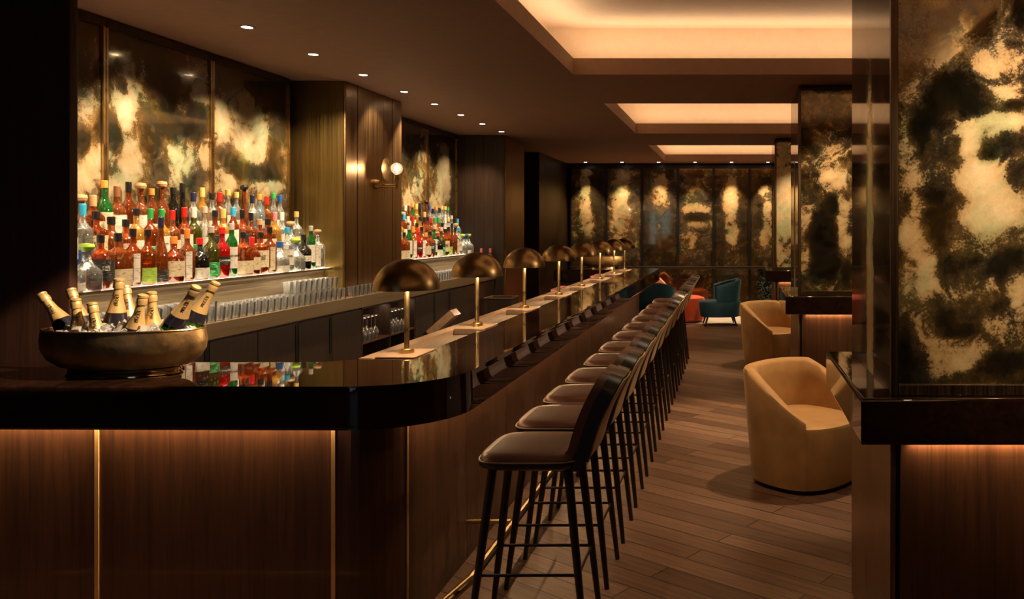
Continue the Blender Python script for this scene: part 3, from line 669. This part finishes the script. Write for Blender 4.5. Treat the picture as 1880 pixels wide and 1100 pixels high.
NEAR = {
 0: [('jug','clear','white','blue','low','stopper',0),('jug','clear',None,'lime','low','stopper',0),('square','amber','black','black','wrap','cap',('OLD\nNo.7',.016)),('square','brown','cream','black','low','cap',0),('round','amber','white','black','strip','cap',0),('round','amber','lime','black','low','cap',0),
     ('longneck','brown','black','navy','low','foil',0),('wide','amber','cream','orange','wrap','cap',0),('round','brown','white','orange','strip','foil',0),('wide','black','white','red','low','cap',0),('round','olive','green','grey','low','cap',('CHAR',.013)),('round','red','black','red','band','cap',('CAMPARI',.016)),
     ('slim','green','white','grey','wrap','cap',('PERNOD',.014)),('square','amber','cream','black','low','cap',0),('wide','amber','cream','red','wrap','foil',0),('flask','amber','cream','black','wrap','cap',('KNOB\nCREEK',.019)),('round','brown','cream','black','strip','cap',0),('jug','clear','white','blue','low','cap',0),
     ('round','clear','white','sky','wrap','cap',('PARK',.014)),('jug','clear',None,'lime','low','stopper',0),('wide','black','white','black','band','cap',0),('slim','green','white','grey','wrap','cap',0),('flask','clear','white','wood','strip','stopper',0)],
 1: [('round','amber','white','wood','wrap','stopper',0),('round','clear','blue','sky','low','foil',('PARK',.016)),('flask','amber','cream','black','wrap','cap',('KNOB\nCREEK',.019)),('wide','brown','cream','black','low','cap',0),('wide','amber','cream','black','wrap','cap',0),('round','gold','white','black','band','cap',0),('round','amber','green','green','low','foil',0),
     ('round','gold','white','green','wrap','foil',('JAMESON',.014)),('round','brown','cream','red','band','foil',0),('round','amber','white','red','wrap','foil',0),('round','olive','green','white','low','foil',0),('tall','clear','white','grey','band','cap',0),('round','brown','black','black','wrap','cap',0),('round','gold','white','gold','wrap','foil',('JAMESON',.014)),('slim','amber','white','sky','wrap','foil',0),
     ('round','amber','black','black','wrap','foil',0),('round','amber','cream','black','low','foil',0),('wide','amber','cream','wood','wrap','cap',('KNOB\nCREEK',.019)),('wide','amber','cream','black','wrap','cap',0),('round','gold','white','pink','low','foil',0),('round','clear','white','white','wrap','foil',0),('squat','clear','blue','wood','band','stopper',0),('round','clear','cream','gold','band','cap',0)],
 2: [('slim','amber','white','white','wrap','foil',0),('squat','brown','cream','wood','low','stopper',0),('wide','amber','cream','wood','wrap','foil',0),('tall','green','cream','orange','wrap','cap',0),('round','brown','white','brown','wrap','foil',0),('tall','amber','white','black','low','foil',0),('round','brown','white','wood','wrap','stopper',0),('slim','brown','cream','orange','low','cap',0),
     ('tall','brown',None,'wood','low','stopper',0),('slim','black',None,'black','low','cap',0),('longneck','black',None,'black','low','foil',0),('round','clear','white','navy','band','foil',0),('tall','gold','white','gold','low','foil',0),('round','clear','white','black','band','cap',0),('round','brown','red','red','low','foil',0),('tall','clear','white','gold','wrap','cap',0),('tall','clear','cream','gold','band','cap',0),
     ('longneck','brown','red','black','low','stopper',0),('round','clear','sky','navy','low','foil',0),('tall','blue','grey','orange','band','cap',0),('round','brown','gold','red','band','foil',0),('tall','clear','white','green','band','cap',0),('tall','clear','blue','blue','low','foil',0)]}
tiern = ['front', 'middle', 'back']
rng = random.Random(5)
def yspan(tier, near):
    if near: return [(4.16, 6.66), (4.30, 6.55), (4.40, 6.50)][tier]
    return [(8.28, 10.40), (8.36, 10.36), (8.44, 10.30)][tier]
def place_row(rows, near, tier, anchor):
    y0, y1 = yspan(tier, near); a, c, z = STEP[tier]; n = len(rows)
    for i, (shp, gl, lab, cap, kind, capk, txt) in enumerate(rows):
        r = SH[shp]['r']*max(SH[shp]['sx'], 1); y = y0+(y1-y0)*i/(n-1)+rng.uniform(-.008, .008)
        sc = rng.uniform(1.07, 1.15); rt = SH[shp]['r']*SH[shp]['sx']*sc*(1.12 if SH[shp]['sq'] else 1)
        x = max((a+c)/2, a+rt+.004)
        labw = f', {lab} label' if lab else ', no label'
        lb = f"{SIZEW[shp]} {GW.get(gl, gl)} bottle{labw}, {cap} {'stopper' if capk == 'stopper' else 'cap'}, {ordn[i]} from {anchor}, {tiern[tier]} step"
        bottle(shp, gl, lab, cap, (x, y, z+.0005), lb, f"bottles on the {tiern[tier]} step {'by the dark pillar' if near else 'beyond the sconce'}", kind, capk, txt or None, INKW if lab == 'black' else INK, rng.uniform(-.25, .25), sc=sc)
for tier in (0, 1, 2): place_row(NEAR[tier], True, tier, 'dark pillar')
fr = random.Random(11)
for tier in (0, 1, 2):
    pool = NEAR[tier][:]; fr.shuffle(pool)
    if tier == 2: pool = [q for q in pool]
    far = pool[:19]
    clear_like = [q for q in far if q[1] in ('clear', 'blue')]; rest = [q for q in far if q[1] not in ('clear', 'blue')]
    far = rest+clear_like
    place_row(far, False, tier, 'sconce column')
for i, (x, y) in enumerate([(-3.42, 10.60), (-3.31, 10.64), (-3.20, 10.66)]):
    bottle('wine', 'rose', 'cream', 'pink', (x, y, 1.1055), f"{ordn[i]} rose wine bottle from the bottle display, pink foil, by the planked wall", 'rose wine bottles at the end of the back counter', 'low', 'foil', name='wine_bottle')

# ------------------------------------------------------------------ glasses
bm = BM(); lathe(bm, [(0, .0), (.029, 0), (.036, .085), (.0335, .085), (.0275, .012), (0, .010)], 14); me_rocks = mesh_of('rocks_glass', bm, M['ware'], 40)
bm = BM(); lathe(bm, [(0, 0), (.026, 0), (.032, .125), (.0298, .125), (.0245, .01), (0, .009)], 14); me_high = mesh_of('highball_glass', bm, M['ware'], 40)
bm = BM(); lathe(bm, [(0, 0), (.032, 0), (.030, .004), (.0045, .01), (.0038, .095), (.016, .105), (.033, .14), (.036, .17), (.030, .205), (.0288, .205), (.0345, .17), (.031, .142), (.014, .112), (0, .104)], 14); me_wine = mesh_of('wine_glass', bm, M['ware'], 40)
gr = random.Random(3)
def glass_at(me, name, x, y, z, label, group, flip=False, hgt=0):
    o = obj(name, me, None); o.location = (x, y, z+(hgt if flip else 0)); o.rotation_euler = (PI if flip else 0, 0, gr.uniform(0, 6))
    return tag(o, label, 'glass', group)
for (y0, y1, tall, sec) in ((4.1, 6.70, 0, 0), (8.02, 10.40, 0, 1)):
    y = y0
    while y < y1:
        for k in range(3):
            x = -3.188-.073*k
            if sec == 0 and y < 5.0:
                glass_at(me_high, 'highball_glass', x, y, 1.1055, 'clear highball glass in the close rows on the back counter beside the champagne bowl', 'highball glasses on the back counter')
            elif sec == 0:
                glass_at(me_rocks, 'rocks_glass', x, y, 1.1055, 'short clear tumbler in the close rows on the back counter before the sconce column', 'tumblers before the sconce column')
                if y > 6.0 and k > 0:
                    glass_at(me_rocks, 'rocks_glass', x, y, 1.1915, 'short clear tumbler stacked on another one, back counter before the sconce column', 'stacked tumblers on the back counter')
            else:
                glass_at(me_rocks, 'rocks_glass', x, y, 1.1055, 'short clear tumbler in the rows on the back counter beyond the sconce column', 'tumblers beyond the sconce column')
        y += .079
y = 6.80
while y < 7.98:
    glass_at(me_rocks, 'rocks_glass', -3.193, y, 1.1055, 'short clear tumbler in the single row passing below the brass sconce', 'tumblers below the sconce'); y += .079
for i in range(4):
    for k in range(2):
        glass_at(me_wine, 'wine_glass', -3.335-.0, 5.02+.078*(i*2+k), 1.1055, 'stemmed wine glass standing against the bronze riser behind the tumblers', 'wine glasses against the riser') if False else None
for (b0, b1, z, rowname) in ((6.99, 7.36, .6965, 'upper shelf of the first bay'), (7.56, 7.98, .6965, 'upper shelf of the second bay'), (7.56, 7.90, .3165, 'lower shelf of the second bay')):
    y = b0
    while y < b1:
        for x in (-3.215, -3.295, -3.375):
            glass_at(me_wine, 'wine_glass', x, y, z, f'upturned wine glass on the {rowname} under the back counter', f'wine glasses on the {rowname}', True, .205)
        y += .076

# ------------------------------------------------------------------ champagne bowl, ice, bottles
def bowl_profile():
    o = [(0, .028), (.195, .028), (.248, .036), (.290, .064), (.312, .100), (.317, .135), (.309, .178)]
    i = [(.303, .178), (.309, .140), (.304, .108), (.28, .074), (.24, .048), (.195, .040), (0, .040)]
    return o, i
def champagne_bowl(loc, label, rz=0):
    t = thing('champagne_bowl', label, 'bowl', loc, rz)
    bm = BM(); o, i = bowl_profile(); lathe(bm, o+i, 56, sy=.50); obj('bowl_body', bm, M['hammered'], t)
    bm = BM()
    n = 56; pts = [((.306)*math.cos(2*PI*k/n), .50*.306*math.sin(2*PI*k/n), .179) for k in range(n+1)]
    tube(bm, pts, .0045, 8, cap=False); obj('rim', bm, M['brass_lit'], t)
    bm = BM(); lathe(bm, [(.205, .0275), (.212, .026), (.218, .016), (.214, .013), (.222, .004), (.222, 0), (.20, 0), (.198, .0275)], 56, sy=.5); obj('foot_ring', bm, M['polished'], t)
    return t
M['hammered'] = metal('hammered_bronze', (.42, .27, .12), .42, None, .12, .3); M['polished'] = metal('polished_brass', (.62, .48, .27), .08, None, .08)
BC = Vector((-2.43, 3.25, 1.1005))
champagne_bowl(BC, 'large hammered bronze bowl of ice and champagne on the near counter')
def ice_heap(c, label):
    bm = BM(); r = random.Random(9)
    for i in range(330):
        a = r.uniform(0, 2*PI); q = math.sqrt(r.random())*.285; s = r.uniform(.008, .017)
        p = Vector((q*math.cos(a), .47*q*math.sin(a), .152+.045*(1-(q/.29)**2)+r.uniform(-.012, .012)))
        ax = [Vector((r.gauss(0, 1), r.gauss(0, 1), r.gauss(0, 1))).normalized() for _ in range(2)]
        u = ax[0]; v = u.cross(ax[1]).normalized(); w = u.cross(v); obox(bm, p, u, v, w, s, s*r.uniform(.6, 1), s*r.uniform(.6, 1))
    o = obj('crushed_ice', bm, M['ice']); o.location = c; o['kind'] = 'stuff'; return tag(o, label, 'ice')
ice_heap(BC, 'heap of crushed ice filling the near champagne bowl')
# champagne bottle: local axis z, base at 0
CP = [(0, .095), (.036, .095), (.042, .10), (.042, .14), (.040, .165), (.033, .20), (.024, .235), (.0175, .262), (.0150, .29), (.0148, .30), (0, .30)]
bm = BM(); lathe(bm, CP, 22); me_cg = mesh_of('bottle_glass', bm, M['glass'])
bm = BM(); lathe(bm, [(.0325, .205), (.0250, .235), (.0185, .262), (.0160, .29), (.0155, .298), (.0185, .300), (.0190, .312), (.0180, .322), (.0165, .326), (.0185, .329), (.0180, .336), (.010, .340), (0, .3405)], 22); me_cf = mesh_of('neck_foil', bm, M['foil'], 30)
bm = BM(); lathe(bm, [(.0402, .166), (.0412, .1665), (.0337, .2045), (.0328, .2045)], 22); me_cl = mesh_of('neck_label', bm, M['champ_label'], 40)
GL['champ'] = seethrough('champagne_green_glass', (.05, .22, .02), .55, (.2, .5, .1))
tm = text_mesh('MOËT', .017)
for v in tm.vertices:   # letters run up the neck, facing -y (the side towards the room)
    up, ac, dz = v.co.x, v.co.y, v.co.z
    z = .258+up; Rr = .0262+(z-.235)*(-.0068/.027)*0.72 if z < .262 else .0190-(z-.262)*.09
    Rr = max(.0158, Rr)+.0014; a = -PI/2+(-ac)/Rr
    v.co = ((Rr+dz)*math.cos(a), (Rr+dz)*math.sin(a), z)
tm.materials.append(M['foil_letter'])
ZC = [(75,240,290,530,-.03,'leaning out furthest at the pillar end of the bowl'),(335,200,450,450,.09,'behind the pillar-end pair, leaning back'),(375,285,400,560,-.08,'standing beside the outermost leaning one at the pillar end'),(520,320,560,570,-.085,'lowest one at the front rim of the bowl'),(760,110,720,510,-.005,'tallest one upright in the middle of the bowl'),
      (815,170,880,450,.085,'half hidden behind the tallest upright one'),(970,250,895,560,-.075,'at the front rim just beyond the tallest one'),(1045,225,1052,540,-.02,'upright behind the front one, middle of the bowl'),(1440,175,1220,540,-.05,'leaning inward of the outermost one, aisle end'),(1610,140,1420,500,.075,'leaning out furthest at the aisle end of the bowl')]
for i, (x0, y0, x1, y1, dy, lb) in enumerate(ZC):
    Y = BC.y+dy
    def W_(zx, zy): px, py = 60+zx/4.783, 490+zy/4.783; return Vector(((px-CX)*Y/F, Y, EYE-(py-CY)*Y/F))
    top, low = W_(x0, y0), W_(x1, y1); d = (top-low).normalized(); d = (d+Vector((0, .12 if dy > 0 else -.02, 0))).normalized()
    base = top-d*.335
    t = thing('champagne_bottle', f'gold-foiled green champagne bottle {lb}', 'bottle', base, 0, 'champagne bottles in the near bowl')
    t.rotation_euler = (Matrix.Rotation(0, 3, 'Z') @ d.to_track_quat('Z', 'Y').to_matrix()).to_euler()
    q = d.to_track_quat('Z', 'Y'); face = q.to_matrix() @ Vector((0, -1, 0)); want = Vector((.55, -.84, 0)); want = (want-d*want.dot(d)).normalized()
    ang = math.atan2(face.cross(want).dot(d), face.dot(want)); t.rotation_euler = (Matrix.Rotation(ang, 3, d) @ q.to_matrix()).to_euler()
    g = obj('bottle_glass', me_cg, None, t); setm(g, GL['champ']); obj('neck_label', me_cl, None, t); fo = obj('neck_foil', me_cf, None, t); obj('lettering', tm, None, fo)
# second bowl at the far end
B2 = Vector((-1.86, 11.5, 1.1005)); champagne_bowl(B2, 'bronze bowl on the far return of the bar behind the lamps')

# ------------------------------------------------------------------ bar stools
def cushion(bm, hx, hy, h, n=6, p=3.2, bev=.35):
    """soft superellipse pad, centred, from z 0 to h"""
    prof = [(.93, 0), (1.0, h*.25), (1.0, h*.45), (.965, h*.78), (.90, h*.95), (.80, h*1.0), (.4, h*1.03), (0, h*1.04)]
    lathe(bm, prof, 48, sx=hx, sy=hy, sq=p-2)
SH_ = (-.82, 0)       # seat centre x (world) used for local zero
st = {}
bm = BM(); cushion(bm, .205, .205, .048, p=5); st['seat'] = mesh_of('seat', bm, M['leather'], 60)
bm = BM(); lathe(bm, [(.85, -.022), (1.0, -.008), (1.035, .006), (1.035, .016), (0, .016)], 48, sx=.205, sy=.205, sq=3); st['seat_shell'] = mesh_of('seat_shell', bm, M['shell'], 40)
n = 64; pts = []
for k in range(n+1):
    t_ = 2*PI*k/n; cx, cy = math.cos(t_), math.sin(t_); mm = (abs(cx)**5+abs(cy)**5)**(-1/5); pts.append((.209*cx*mm, .209*cy*mm, .018))
bm = BM(); tube(bm, pts, .0027, 6, cap=False); st['piping'] = mesh_of('piping', bm, M['pipe'], 60)
def back_sheet(off0, off1, inset=0, z0=-.005):
    """backrest sheet between two offsets along its normal: rises from the rear of the seat, leaning out, rounded top, gently curved"""
    bm = BM(); nu, nv = 14, 14; G = {}
    for s, off in ((0, off0), (1, off1)):
        for i in range(nu+1):
            for j in range(nv+1):
                u = -1+2*i/nu; v = j/nv
                wid = (.178-.012*v-inset)*(1 if v < .82 else math.sqrt(max(0, 1-((v-.82)/.18)**2*.55)))
                zz = z0+inset*.5+(.36-inset)*v; y = u*wid
                x = .185+.135*v**1.0*1.0-.02*math.sin(PI*v)-.006*u*u+off
                zz2 = zz-off*.33
                if v < .15: x -= (.15-v)*.25
                G[s, i, j] = bm.verts.new((x, y, zz2))
    for i in range(nu):
        for j in range(nv):
            bm.faces.new([G[0, a, b_] for a, b_ in ((i, j), (i, j+1), (i+1, j+1), (i+1, j))]); bm.faces.new([G[1, a, b_] for a, b_ in ((i, j), (i+1, j), (i+1, j+1), (i, j+1))])
    rim = [(i, 0) for i in range(nu)]+[(nu, j) for j in range(nv)]+[(i, nv) for i in range(nu, 0, -1)]+[(0, j) for j in range(nv, 0, -1)]
    for a, b_ in zip(rim, rim[1:]+rim[:1]): bm.faces.new((G[0, a[0], a[1]], G[0, b_[0], b_[1]], G[1, b_[0], b_[1]], G[1, a[0], a[1]]))
    return bm
st['backrest'] = mesh_of('backrest', back_sheet(-.030, .004, .010), M['leather'], 50)
st['back_shell'] = mesh_of('back_shell', back_sheet(.005, .056), M['shell'], 50)
st['back_cover'] = mesh_of('back_cover', back_sheet(.057, .061, .016), M['backing'], 50)
for nm, (fx, fy), (tx, ty) in (('leg_a', (-.240, -.172), (-.15, -.13)), ('leg_b', (-.240, .172), (-.15, .13)), ('leg_c', (.228, -.172), (.15, -.13)), ('leg_d', (.228, .172), (.15, .13))):
    bm = BM(); tube(bm, [(fx, fy, -.735), (fx+(tx-fx)*.5, fy+(ty-fy)*.5, -.375), (tx, ty, -.012)], [.0115, .0165, .019], 14); st[nm] = mesh_of('leg', bm, M['leg'], 40)
def lp(fx, fy, tx, ty, z): t_ = (z+.735)/.723; return (fx+(tx-fx)*t_, fy+(ty-fy)*t_, z)
A, B_, C_, D_ = [lp(a, b2, c, d, -.445) for (a, b2), (c, d) in (((-.24, -.172), (-.15, -.13)), ((-.24, .172), (-.15, .13)), ((.228, -.172), (.15, -.13)), ((.228, .172), (.15, .13)))]
for nm, p, q in (('rod_a', A, C_), ('rod_b', B_, D_), ('rod_c', A, B_), ('rod_d', C_, D_)):
    bm = BM(); tube(bm, [p, q], .0065, 8); st[nm] = mesh_of('stretcher', bm, M['black_metal'], 40)
ST_Y = [3.42, 3.97, 4.52, 5.08, 5.69, 6.30, 6.94, 7.58, 8.22, 8.87, 9.53, 10.25]
for i, y in enumerate(ST_Y):
    t = thing('bar_stool', f'brown leather bar stool with splayed black legs, {ordn[i]} along from the rounded bar corner', 'bar stool', (-.825, y, .735), 0, 'leather bar stools along the bar')
    seat = obj('seat', st['seat'], None, t)
    obj('piping', st['piping'], None, seat)
    for k in ('seat_shell', 'backrest', 'back_shell'): o = obj(k, st[k], None, t)
    obj('back_cover', st['back_cover'], None, o)
    for k in ('leg_a', 'leg_b', 'leg_c', 'leg_d'): obj('leg', st[k], None, t)
    for k in ('rod_a', 'rod_b', 'rod_c', 'rod_d'): obj('stretcher', st[k], None, t)

# ------------------------------------------------------------------ armchairs
def outline(th, rx, ry, p=2.6):
    c, s = math.sin(th), math.cos(th); m_ = (abs(c)**p+abs(s)**p)**(-1/p); return rx*c*m_, ry*s*m_       # th=0 at the back (+y)
def tub_shell(rx, ry, zb, seat, top, th_end, hfun, thick=.085, base_k=.86, p=2.6):
    """wrap-around back and arms: outer skin from the base, rolled top, inner skin down to the seat"""
    bm = BM(); n = 56; rows = []
    for i in range(n+1):
        t_ = -th_end+2*th_end*i/n; h = hfun(abs(t_)/th_end)*(top-seat)+seat
        ox, oy = outline(t_, rx, ry, p); L = math.hypot(ox, oy); nx, ny = ox/L, oy/L; col = []
        for z in [zb+(h-.03-zb)*j/8 for j in range(9)]:
            k = base_k+(1-base_k)*min(1, (z-zb)/(top-zb))**.8; col.append((ox*k, oy*k, z))
        k = base_k+(1-base_k)*min(1, (h-zb)/(top-zb))**.8; w = thick
        for a in (.25, .5, .75):
            col.append((ox*k-nx*w*.5*(1-math.cos(a*PI)), oy*k-ny*w*.5*(1-math.cos(a*PI)), h-.03+.03*math.sin(a*PI)))
        for j in range(5):
            z = h-.03-(h-.03-(seat-.06))*j/4; col.append((ox*k-nx*w*(1+.1*j/4), oy*k-ny*w*(1+.1*j/4), z))
        rows.append([bm.verts.new(c) for c in col])
    for a, b2 in zip(rows, rows[1:]):
        for j in range(len(a)-1): bm.faces.new((a[j], b2[j], b2[j+1], a[j+1]))
        bm.faces.new((a[-1], b2[-1], b2[0], a[0]))
    bm.faces.new(rows[0][::-1]); bm.faces.new(rows[-1])
    return bm
def tub_base(rx, ry, zb, z1, base_k, top, p=2.6, shrink=0):
    bm = BM(); n = 64; rings = []
    zs = [zb, zb+.01, (zb+z1)/2, z1-.03, z1-.008, z1]
    for q, z in enumerate(zs):
        k = base_k+(1-base_k)*min(1, max(0, (z-zb))/(top-zb))**.8; sub_ = shrink+(0, 0, 0, 0, .008, .03)[q]
        ring = []
        for i in range(n):
            ox, oy = outline(2*PI*i/n, rx, ry, p); L = math.hypot(ox, oy); ring.append(bm.verts.new((ox*k-ox/L*sub_, oy*k-oy/L*sub_, z)))
        rings.append(ring)
    for a, b2 in zip(rings, rings[1:]):
        for i in range(n): bm.faces.new((a[i], a[(i+1) % n], b2[(i+1) % n], b2[i]))
    bm.faces.new(rings[0][::-1]); bm.faces.new(rings[-1]); return bm
def h_gold(u):   # 1 over the back, long fall along the arms
    return 1-.04*u if u < .42 else max(.12, .983-.86*((u-.42)/.58)**1.15)
g_shell = mesh_of('tub_shell', tub_shell(.385, .375, .03, .425, .765, 2.28, h_gold, .085, .84), M['gold_velvet'], 45)
g_seat = mesh_of('seat', tub_base(.385, .375, .03, .43, .84, .765, shrink=.004), M['gold_velvet'], 45)
g_plinth = mesh_of('plinth', tub_base(.30, .29, 0, .032, 1, .5), M['black'], 45)
for (x, y, lb) in ((.46, 5.45, 'gold velvet tub armchair standing closest to the nearest mirrored column'), (.46, 10.0, 'gold velvet tub armchair standing farther back by the middle column ledge')):
    t = thing('armchair', lb, 'armchair', (x, y, 0), math.radians(47), 'gold velvet armchairs')
    obj('shell', g_shell, None, t); obj('seat', g_seat, None, t); obj('plinth', g_plinth, None, t)
def h_teal(u): return 1 if u < .3 else 1-.28*((u-.3)/.7)
b_shell = mesh_of('shell', tub_shell(.36, .37, .16, .40, .80, 1.80, h_teal, .075, .80), M['teal_velvet'], 45)
b_seat = mesh_of('seat', tub_base(.36, .40, .16, .42, .84, .80, shrink=.004), M['teal_velvet'], 45)
b_leg = []
for sx_, sy_ in ((-1, -1), (1, -1), (-1, 1), (1, 1)):
    bm = BM(); tube(bm, [(sx_*.25, sy_*.27, 0), (sx_*.20, sy_*.22, .165)], [.012, .02], 12); b_leg.append(mesh_of('leg', bm, M['leg'], 40))
for (x, y, rz, lb) in ((-.27, 14.1, -84, 'teal velvet armchair on splayed legs seen side-on by the far mirrors'), (-1.33, 13.3, 175, 'teal velvet armchair with its back turned, beyond the last bar stools')):
    t = thing('armchair', lb, 'armchair', (x, y, 0), math.radians(rz), 'teal velvet armchairs')
    obj('shell', b_shell, None, t); obj('seat', b_seat, None, t)
    for me in b_leg: obj('leg', me, None, t)
# orange sofa
t = thing('ottoman', 'wide round orange velvet seat in front of the far mirrors', 'ottoman', (-1.22, 14.62, 0))
bm = BM(); lathe(bm, [(0, .03), (.60, .03), (.63, .06), (.65, .36), (.63, .43), (.56, .455), (0, .465)], 48, sx=1.05, sy=.72); obj('seat', bm, M['orange_velvet'], t)
bm = BM(); lathe(bm, [(0, 0), (.55, 0), (.55, .03), (0, .03)], 36, sx=1.05, sy=.72); obj('plinth', bm, M['black'], t)
bm = BM(); cushion(bm, .135, .135, .09, p=5)
bmesh.ops.rotate(bm, verts=bm.verts[:], cent=(0, 0, 0), matrix=Matrix.Rotation(math.radians(45), 3, 'Z')); bmesh.ops.rotate(bm, verts=bm.verts[:], cent=(0, 0, 0), matrix=Matrix.Rotation(math.radians(78), 3, 'X'))
o = obj('throw_cushion', bm, M['pink_velvet'], sharp=70); o.location = (-1.42, 14.85, .63); tag(o, 'pale orange cushion standing on one corner on the round orange seat', 'cushion')

# ------------------------------------------------------------------ sconce
t = thing('wall_sconce', 'brass swing-arm wall lamp with round reflector and globe bulb on the bronze column', 'wall lamp', (-3.24, 7.36, 2.06))
XJ = -3.05
bm = BM(); tube(bm, [(-3.2395, 7.36, 2.075), (-3.20, 7.36, 2.075)], [.042, .036], 24); obj('backplate', bm, M['brass_lit'], t, world=True)
bm = BM(); tube(bm, [(-3.21, 7.36, 2.045), (XJ, 7.36, 2.045)], .0065, 12); tube(bm, [(XJ, 7.36, 2.0655), (-3.15, 7.36, 2.0655), (-3.178, 7.36, 2.08), (-3.185, 7.36, 2.11), (-3.185, 7.36, 2.165), (-3.172, 7.36, 2.192), (-3.142, 7.36, 2.20)], .0055, 10)
tube(bm, [(XJ, 7.36, 2.028), (XJ, 7.36, 2.085)], .011, 14); obj('swing_arm', bm, M['brass_lit'], t, world=True)
bm = BM(); tube(bm, [(-3.146, 7.36, 2.205), (-3.141, 7.36, 2.205)], [.100, .102], 40); obj('reflector', bm, M['brass_lit'], t, world=True)
bm = BM(); tube(bm, [(XJ, 7.36, 2.0855), (XJ, 7.36, 2.155)], .021, 20); obj('socket', bm, M['brass_lit'], t, world=True)
bm = BM(); lathe(bm, [(.012, -.06), (.020, -.052)]+[(.052*math.sin(a), -.052*math.cos(a)) for a in [PI*(3+i)/16 for i in range(13)]]+[(0, .0525)], 28, c=(XJ, 7.36, 2.213))
bl = obj('bulb', bm, M['glass'], t, world=True)
bm = BM(); tube(bm, [(XJ-.01, 7.36, 2.20), (XJ, 7.35, 2.235), (XJ+.012, 7.36, 2.205)], .004, 6); obj('filament', bm, emit('filament_glow', (1, .75, .42), 120), bl, world=True)
light('POINT', (XJ, 7.36, 2.215), 5.5, WARM2, shadow_soft_size=.012)

# ------------------------------------------------------------------ downlights
bm = BM(); lathe(bm, [(.030, -.001), (.044, -.004), (.045, 0), (.030, 0)], 24); me_ring = mesh_of('trim_ring', bm, M['ceil'])
bm = BM(); lathe(bm, [(0, -.0015), (.030, -.0015), (.030, 0), (0, 0)], 20); me_lens = mesh_of('lens', bm, M['downlight'])
def downlight(x, y, label, aim, e, deg=58, grp=None):
    t = thing('downlight', label, 'ceiling light', (x, y, HC-.0005), 0, grp)
    obj('trim_ring', me_ring, None, t); obj('lens', me_lens, None, t)
    spot((x, y, HC-.02), aim, e, deg, .7, parent=t, r=.02)
DL = [4.18, 4.97, 5.75, 6.52, 7.33, 8.07, 8.84, 9.6, 10.38]
for i, y in enumerate(DL):
    if i < 1: spot((-2.97, y, HC-.02), (-3.62, y, 1.6), E_WALL, 84, .8, r=.02); continue
    downlight(-2.97, y, f'small recessed ceiling light above the back bar, {ordn[i-1]} from the dark pillar', (-3.62, y, 1.6), E_WALL*(.35 if abs(y-7.33) < .5 else .45 if y > 10 else 1), 84, 'recessed lights above the back bar')
for i in range(7):
    x = -2.79+.68*i
    downlight(x, 15.22, f'recessed ceiling light before the far mirrors, {ordn[i]} from the passage corner', (x, 15.36, 0), E_FAR*.75, 66, 'recessed lights before the far mirrors')

# ------------------------------------------------------------------ small things behind the bar
t = thing('card_terminal', 'tan card terminal with a keypad on a dark stand beside the second dome lamp', 'card terminal', (-1.76, 4.92, .8405))
bm = BM(); box(bm, -.06, .06, -.08, .08, 0, .015, bev=.004); obox(bm, (-.01, 0, .125), (1, 0, .9), (0, 1, 0), (-.9, 0, 1), .012, .06, .12); obj('stand', bm, M['black'], t)
ax, az = Vector((.75, 0, .66)).normalized(), Vector((-.66, 0, .75)).normalized()
bm = BM(); obox(bm, (0, 0, .265), ax, (0, 1, 0), az, .10, .055, .022); bd = obj('body', bm, M['tray_wood'], t)
bm = BM()
for i in range(5):
    for j in range(3): obox(bm, Vector((0, 0, .265))+ax*(-.07+.026*i)+az*.0235+Vector((0, -.032+.032*j, 0)), ax, (0, 1, 0), az, .008, .011, .002)
obj('keypad', bm, M['black'], bd)
for i, (y0, y1, lb) in enumerate(((7.35, 7.78, 'slim red menu folder leaning on the bar rail between the fourth and fifth lamps'), (9.35, 9.8, 'slim red menu folder leaning on the bar rail between the sixth and seventh lamps'))):
    t = thing('menu_folder', lb, 'menu', (-1.64, (y0+y1)/2, 1.105), 0)
    bm = BM(); box(bm, -.022, .03, -(y1-y0)/2, (y1-y0)/2, 0, .004); box(bm, -.022, .03, -(y1-y0)/2, (y1-y0)/2, .016, .020); box(bm, -.022, -.018, -(y1-y0)/2, (y1-y0)/2, .004, .016); obj('cover', bm, M['menu'], t)
    bm = bx(-.017, .027, -(y1-y0)/2+.004, (y1-y0)/2-.004, .0045, .0155); obj('pages', bm, PM['cream'], t)
# bin at the end of the back bar
t = thing('waste_bin', 'dark square bin with metal rim on the floor at the end of the back bar', 'bin', (-2.93, 10.25, 0))
bm = BM(); a_ = .17
for q in ((-a_, a_, -a_, -a_+.012), (-a_, a_, a_-.012, a_), (-a_, -a_+.012, -a_+.012, a_-.012), (a_-.012, a_, -a_+.012, a_-.012)): box(bm, *q, .012, .80)
box(bm, -a_, a_, -a_, a_, 0, .012); obj('bin_body', bm, M['dark_wood'], t)
bm = BM(); a_ = .174
for q in ((-a_, a_, -a_, -a_+.02), (-a_, a_, a_-.02, a_), (-a_, -a_+.02, -a_+.02, a_-.02), (a_-.02, a_, -a_+.02, a_-.02)): box(bm, *q, .8005, .815)
obj('bin_rim', bm, M['steel'], t)
# pale stone band along the far wall
struct('floor_stone_band', bx(-3.1, 3.1, 14.25, Y_END-.03, .0, .004), M['stone'])
